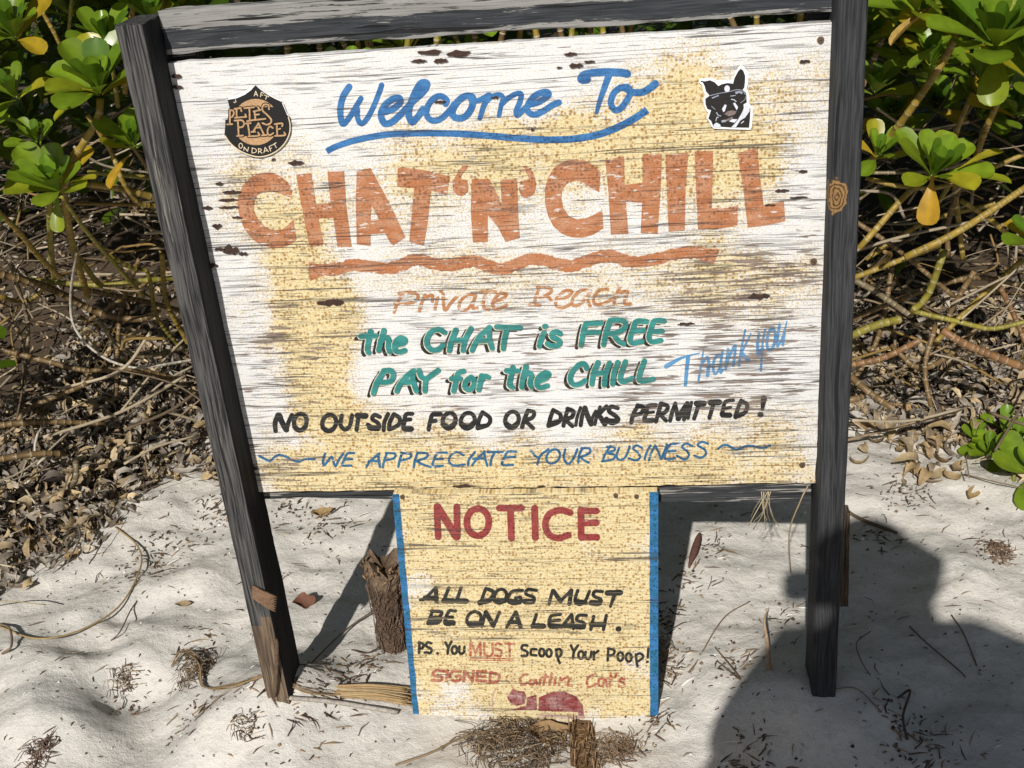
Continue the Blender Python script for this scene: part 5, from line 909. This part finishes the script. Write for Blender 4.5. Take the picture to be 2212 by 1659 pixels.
# nests of dry weed
def nest(px, py, rx, ry, n, lb, col, h=.03):
    s = Soup(); c = on_ground(px, py)
    for k in range(n):
        a = random.uniform(0, 6.28); r = math.sqrt(random.random()); x, y = c[0] + rx * r * math.cos(a), c[1] + ry * r * math.sin(a); b = random.uniform(0, 6.28); L = random.uniform(.02, .07) * (rx / .09) ** .5; z = gz(x, y) + random.uniform(0, h) * (1 - r * .8)
        P_ = [(x, y, z), (x + L * .5 * math.cos(b), y + L * .5 * math.sin(b), z + random.uniform(-.004, .012)), (x + L * math.cos(b + .8), y + L * math.sin(b + .8), z + random.uniform(-.008, .008))]
        tube(s, catmull(P_, 4), random.uniform(.0004, .0012), np.array(random.choice(col)) * random.uniform(.7, 1.2), 4)
    return tag(s.build('weed_nest', M['straw']), lb, 'dry weed', 'nests of dry weed on the sand')
BR = [(0.12, 0.08, 0.05), (0.22, 0.15, 0.09), (0.34, 0.25, 0.15), (0.07, 0.05, 0.035)]
nest(1120, 1612, .10, .085, 420, 'large dark nest of dry weed in front of the notice', BR, .035); nest(1325, 1625, .04, .045, 150, 'small brown tuft of weed right of the rotten stake', [(0.3, 0.2, 0.12), (0.2, 0.13, 0.08)], .02); nest(425, 1450, .035, .05, 130, 'coiled clump of brown roots on the left sand', BR, .02)
nest(85, 1632, .028, .03, 80, 'small reddish tuft of weed at bottom left', [(0.2, 0.12, 0.09), (0.12, 0.08, 0.06)], .015); nest(275, 1487, .025, .03, 60, 'tiny dark tuft of weed on the left sand mound', BR, .015); nest(530, 1560, .02, .025, 50, 'tiny brown tuft of weed left of the leaning post', BR, .012); nest(2155, 1195, .03, .035, 90, 'brown tuft of weed near the right edge', [(0.3, 0.2, 0.12), (0.16, 0.1, 0.07)], .02); nest(1420, 1430, .035, .06, 120, 'loose weed beside the right edge of the notice', [(0.3, 0.2, 0.12), (0.5, 0.43, 0.33)], .015)
# coil of dry grass and long straws caught at the foot of the left post
s = Soup(); c = on_ground(418, 1445)
for k in range(9):
    P_ = [on_ground(375 + random.uniform(-10, 10), 1440 + random.uniform(-8, 8), .005), on_ground(400 + random.uniform(-6, 6), 1428 + random.uniform(-6, 6), .03), on_ground(435, 1450 + random.uniform(-8, 8), .03), on_ground(440 + random.uniform(-5, 5), 1490, .01), on_ground(500, 1492 + random.uniform(-5, 5), .012), on_ground(580 + random.uniform(-10, 10), 1478 + random.uniform(-6, 4), .02)]
    if k < 5: P_ += [on_ground(660, 1492 + random.uniform(-4, 4), .012), on_ground(735 + random.uniform(-20, 20), 1505 + random.uniform(-4, 6), .006)]
    tube(s, catmull(P_, 7), random.uniform(.0005, .0014), np.array(random.choice([(0.45, 0.32, 0.14), (0.3, 0.2, 0.1), (0.16, 0.11, 0.07)])), 4)
tag(s.build('grass_coil', M['straw']), 'coil of straw coloured grass looped round the leaning post foot', 'grass')
s = Soup(); P_ = [on_ground(620, 1508, .01), on_ground(720, 1522, .012), on_ground(860, 1545, .008)]; tube(s, catmull(P_, 8), .0048, (0.42, 0.38, 0.33), 6); tag(s.build('stick', M['wood_frag']), 'pale grey stick lying between leaning post and notice', 'stick')
s = Soup(); P_ = [on_ground(1662, 1447, -.01), on_ground(1658, 1440, .05), on_ground(1650, 1430, .10), on_ground(1655, 1425, .125)]; tube(s, catmull(P_, 5), [.006, .0055, .005, .005, .0045, .004, .004, .004, .0035, .003, .0025, .002, .0018, .0015, .001, .0008], (0.36, 0.25, 0.16), 6); tag(s.build('stick', M['wood_frag']), 'short upright pointed stick in the sand by the shadow', 'stick')
s = Soup(); P_ = [on_ground(1488, 1235, .01), on_ground(1505, 1190, .02), on_ground(1512, 1165, .02)]; tube(s, catmull(P_, 6), [.001, .004, .006, .008, .009, .009, .009, .008, .008, .007, .006, .004, .001], (0.17, 0.08, 0.06), 6); tag(s.build('bark_shard', M['wood_frag']), 'red brown bark shard on sand right of the notice', 'bark')
s = Soup()
for k in range(46):
    t = random.uniform(-1, 1); A_ = on_ground(728 + random.uniform(-6, 30), 1497 + 12 * t, .004 + random.uniform(0, .006)); B_ = on_ground(884 + random.uniform(-10, 10), 1512 + 18 * t, .006 + random.uniform(0, .01))
    tube(s, catmull([A_, (A_ + B_) / 2 + (0, 0, random.uniform(0, .008)), B_], 5), random.uniform(.0012, .0026), np.array(random.choice([(0.40, 0.27, 0.13), (0.3, 0.2, 0.1), (0.48, 0.35, 0.19)])), 4)
tag(s.build('palm_strip', M['straw']), 'flat fibrous tan palm strip sticking out left of the notice', 'palm strip')
# straws dangling from the right end of the lower rail
s = Soup()
for k in range(9):
    a = at_y(1655 + random.uniform(-12, 14), 1062, .012); b = at_y(1645 + random.uniform(-35, 60), 1130 + random.uniform(-20, 14), .02 + random.uniform(-.02, .05)); tube(s, catmull([a, (a + b) / 2 + (random.uniform(-.01, .01), -.012, 0), b], 6), random.uniform(.0005, .0011), (0.46, 0.38, 0.24), 4)
tube(s, catmull([at_y(1745, 1050, .0), at_y(1730, 1080, -.01), at_y(1705, 1150, .03), at_y(1708, 1235, .12)], 8), .0016, (0.40, 0.30, 0.17), 4)
tag(s.build('dry_straw', M['straw']), 'dry straws dangling from the lower rail beside the dark post', 'straw')

# broken fibrous stump behind the notice, and the rotten stake in front of it
s = Soup(); b0 = on_ground(850, 1398, -.03); b1 = at_y(826, 1212, b0[1] + .015); n = 26; sd = 28; V = []; cc = []
for i in range(n):
    t = i / (n - 1); c = b0 + (b1 - b0) * t; R = .030 + .010 * t ** 2
    for k in range(sd):
        a = 2 * PI * k / sd; r = R * (1 + .16 * nz(math.cos(a) * 2, math.sin(a) * 2 + t * 3, 1.3, 2) + .16 * nz(math.cos(a) * 7, math.sin(a) * 7 + t * 14, 1.0, 6))
        top = .034 * nz(math.cos(a) * 2.2, math.sin(a) * 2.2, 1.0, 12) * max(0, t - .8) * 5
        V.append(c + (r * math.cos(a), r * math.sin(a), top)); cc.append(np.array((0.13, 0.085, 0.06)) * (.7 + .5 * random.random()) if t < .8 else np.array((0.20, 0.14, 0.095)) * (.7 + .5 * random.random()))
V.append(b1 - (0, 0, .02)); cc.append(np.array((.08, .05, .03)))
s.add(V, [(i * sd + k, i * sd + (k + 1) % sd, (i + 1) * sd + (k + 1) % sd, (i + 1) * sd + k) for i in range(n - 1) for k in range(sd)] + [((n - 1) * sd + k, (n - 1) * sd + (k + 1) % sd, n * sd) for k in range(sd)], np.array(cc))
stump = s.build('stump', M['husk'], None, False); tag(stump, 'broken brown fibrous stump leaning behind the notice', 'stump')
s = Soup()
for k in range(170):                 # root fibres and splinters over its surface
    a = random.uniform(-2.9, -.2); t = random.uniform(0, .8); c = b0 + (b1 - b0) * t; R = .032 + .012 * t * t
    P_ = [c + (R * math.cos(a + d) * random.uniform(1, 1.12), R * math.sin(a + d) * random.uniform(1, 1.12), dz) for d, dz in zip(np.cumsum([0, random.uniform(-.3, .3), random.uniform(-.3, .3)]), np.cumsum([0, random.uniform(-.015, .03), random.uniform(-.015, .03)]))]
    tube(s, catmull(P_, 4), random.uniform(.0005, .0013), np.array((0.2, 0.14, 0.10)) * random.uniform(.5, 1.3), 3)
for k in range(36):
    a = random.uniform(0, 6.28); c = b1 + (.04 * math.cos(a), .04 * math.sin(a), random.uniform(-.035, 0)); tube(s, [c, c + (random.uniform(-.012, .012), random.uniform(-.012, .012), random.uniform(.006, .022))], [.004, .0015], np.array((0.30, 0.20, 0.12)) * random.uniform(.6, 1.2), 4)
s.build('splintered_fibre', M['husk'], stump)
s = Soup(); ga = on_ground(1264, 1720, -.01); gb = at_y(1256, 1566, NY - .014)
wv_ = .031; n = 20; V = []; ns = 16
for i in range(n):
    t = i / (n - 1); c = ga * (1 - t) + gb * t
    for k in range(ns):
        a = 2 * PI * k / ns; r = wv_ * min(1 / abs(math.cos(a) + 1e-6), 1 / abs(math.sin(a) + 1e-6), 1.28) * .78 * (1 + .06 * nz(k * 3.1, t * 3, 1.0, 3))
        V.append(c + (r * math.cos(a + .2), r * math.sin(a + .2), (.018 * nz(k * 1.9, 1.2, 1.0, 5)) * (1 if i == n - 1 else 0)))
s.add(V, [(i * ns + k, i * ns + (k + 1) % ns, (i + 1) * ns + (k + 1) % ns, (i + 1) * ns + k) for i in range(n - 1) for k in range(ns)] + [tuple((n - 1) * ns + k for k in range(ns))])
stake = s.build('stake', M['brown_wood'], None, False); tag(stake, 'rotten brown stake end in the sand just below the notice', 'stake')
s = Soup()
for k in range(30):
    a = random.uniform(-2.8, -.3); c = gb * (1 - (q := random.random())) + ga * q + (wv_ * .85 * math.cos(a), wv_ * .85 * math.sin(a), 0); tube(s, [c, c + (random.uniform(-.004, .004), -.003, random.uniform(.015, .05))], [.0025, .0006], np.array((0.34, 0.22, 0.12)) * random.uniform(.4, 1.3), 4)
s.build('splinter', M['wood_frag'], stake)

# ------------------------------------------------------------------ the photographer, standing behind the lens (only the shadow shows)
def skin(name, verts, edges, radii, m, parent, sub=1):
    me = bpy.data.meshes.new(name); me.from_pydata([tuple(v) for v in verts], edges, []); me.materials.append(m)
    o = bpy.data.objects.new(name, me); C.objects.link(o); adopt(o, parent) if parent else None
    md = o.modifiers.new('skin', 'SKIN'); md.use_smooth_shade = True
    if not me.skin_vertices: me.skin_vertices.new()
    for i, r in enumerate(radii): me.skin_vertices[0].data[i].radius = (r, r) if not isinstance(r, tuple) else r
    me.skin_vertices[0].data[0].use_root = True
    o.modifiers.new('sub', 'SUBSURF').levels = sub; o.modifiers['sub'].render_levels = sub; return o
M['skin'] = plain('skin', (0.50, 0.31, 0.22), 0.5, 0.4, ns=30, var=0.1); M['shirt'] = plain('grey_cotton_shirt', (0.22, 0.24, 0.28), 0.9, 0.2, ns=200, var=0.15)
M['shorts'] = plain('navy_cotton_shorts', (0.03, 0.04, 0.07), 0.9, 0.2, ns=200, var=0.15); M['hair'] = plain('brown_hair', (0.05, 0.032, 0.02), 0.5, 0.4, ns=200, var=0.4); M['phone'] = plain('dark_phone_shell', (0.02, 0.02, 0.022), 0.3, 0.5, ns=50, var=0.1)
hx, hy, hz = 0.945, CAM[1] - 0.25, 2.055; fz = gz(hx, hy)
v, e, r = [], [], []
def node(p, rad, par=None):
    v.append(p); r.append(rad)
    if par is not None: e.append((par, len(v) - 1))
    return len(v) - 1
pel = node((hx, hy - .02, fz + .90), (.155, .11)); wst = node((hx, hy - .02, fz + 1.08), (.135, .095), pel); chs = node((hx, hy - .01, fz + 1.28), (.16, .11), wst); nb_ = node((hx, hy, fz + 1.43), .07, chs)
nk = node((hx, hy + .015, hz - .235), .055, nb_); jaw = node((hx, hy + .05, hz - .175), .07, nk); hd = node((hx, hy + .03, hz - .10), .092, jaw); node((hx, hy + .02, hz - .045), .075, hd); node((hx, hy + .135, hz - .135), .014, hd)
for sx in (-1, 1): node((hx + sx * .10, hy + .02, hz - .125), .018, hd)
PH = CAM + ROT @ np.array([.055, .002, -.012]); u_, dn_, fw_ = ROT[:, 0], ROT[:, 1], ROT[:, 2]   # phone centre and axes
for sx, elb, wr in ((-1, (0.57, hy + .03, 1.235), PH + u_ * .05 + dn_ * .065 - fw_ * .02), (1, (1.33, hy + .05, 1.43), PH + u_ * .105 + dn_ * .03 - fw_ * .03)):
    sh = node((hx + sx * .175, hy, fz + 1.40), .062, chs); el = node(elb, .044, sh); wi = node(tuple(wr), .029, el)
    pm = node(tuple(np.array(wr) - dn_ * .04 + fw_ * .004), (.038, .018), wi)
    for k, (a_k, L) in enumerate(((-.032, .055), (-.012, .07), (.008, .075), (.028, .066))):
        p0 = np.array(v[pm]) + u_ * a_k * .8 - dn_ * .02 + fw_ * .012; f1 = node(tuple(p0), .009, pm); f2 = node(tuple(p0 - dn_ * L * .35 + fw_ * .014), .0085, f1); node(tuple(p0 - dn_ * L * .6 + fw_ * .006), .007, f2)
    t1 = node(tuple(np.array(v[pm]) - u_ * sx * .03 + dn_ * .012), .011, wi); node(tuple(np.array(v[pm]) - u_ * sx * .045 - dn_ * .03), .009, t1)
for sx in (-1, 1):
    hp = node((hx + sx * .09, hy - .02, fz + .84), .085, pel); kn = node((hx + sx * .11, hy, fz + .47), .055, hp); an = node((hx + sx * .12, hy - .03, fz + .09), .036, kn); node((hx + sx * .13, hy + .15, fz + .035), .032, an)
person = skin('person', v, e, r, M['skin'], None, 2)
tag(person, 'person in grey shirt and dark shorts holding up a phone, casting the shadow', 'person')
skin('shirt', [(hx, hy - .02, fz + .86), (hx, hy - .02, fz + 1.08), (hx, hy - .01, fz + 1.28), (hx, hy, fz + 1.43), (hx - .18, hy, fz + 1.40), (hx - .29, hy + .02, fz + 1.14), (hx + .18, hy, fz + 1.40), (hx + .36, hy + .03, fz + 1.20)], [(0, 1), (1, 2), (2, 3), (2, 4), (4, 5), (2, 6), (6, 7)], [(.36, .2), (.31, .18), (.22, .14), .10, .085, .09, .10, .16], M['shirt'], person, 2)
skin('shorts', [(hx, hy - .02, fz + .92), (hx - .09, hy - .02, fz + .82), (hx - .105, hy, fz + .52), (hx + .09, hy - .02, fz + .82), (hx + .105, hy, fz + .52)], [(0, 1), (1, 2), (0, 3), (3, 4)], [(.30, .17), .16, .14, .16, .14], M['shorts'], person, 2)
skin('hair', [(hx, hy - .005, hz - .085), (hx, hy - .01, hz - .06), (hx, hy - .04, hz - .23), (hx - .08, hy - .02, hz - .19), (hx + .08, hy - .02, hz - .19)], [(0, 1), (0, 2), (0, 3), (0, 4)], [.13, .10, .12, .12, .12], M['hair'], person, 2)
bm = bmesh.new(); bmesh.ops.create_cube(bm, size=1)
bmesh.ops.scale(bm, vec=(.147, .072, .008), verts=bm.verts); bmesh.ops.bevel(bm, geom=[x for x in bm.edges if abs((x.verts[0].co - x.verts[1].co).z) > .004], offset=.011, segments=5, affect='EDGES')
me = bpy.data.meshes.new('phone'); bm.to_mesh(me); bm.free(); me.materials.append(M['phone']); ph = bpy.data.objects.new('phone', me); C.objects.link(ph)
mw = cam.matrix_world.copy(); mw.translation = Vector(PH); ph.matrix_world = mw; tag(ph, 'dark phone held sideways by the person taking the picture', 'phone')
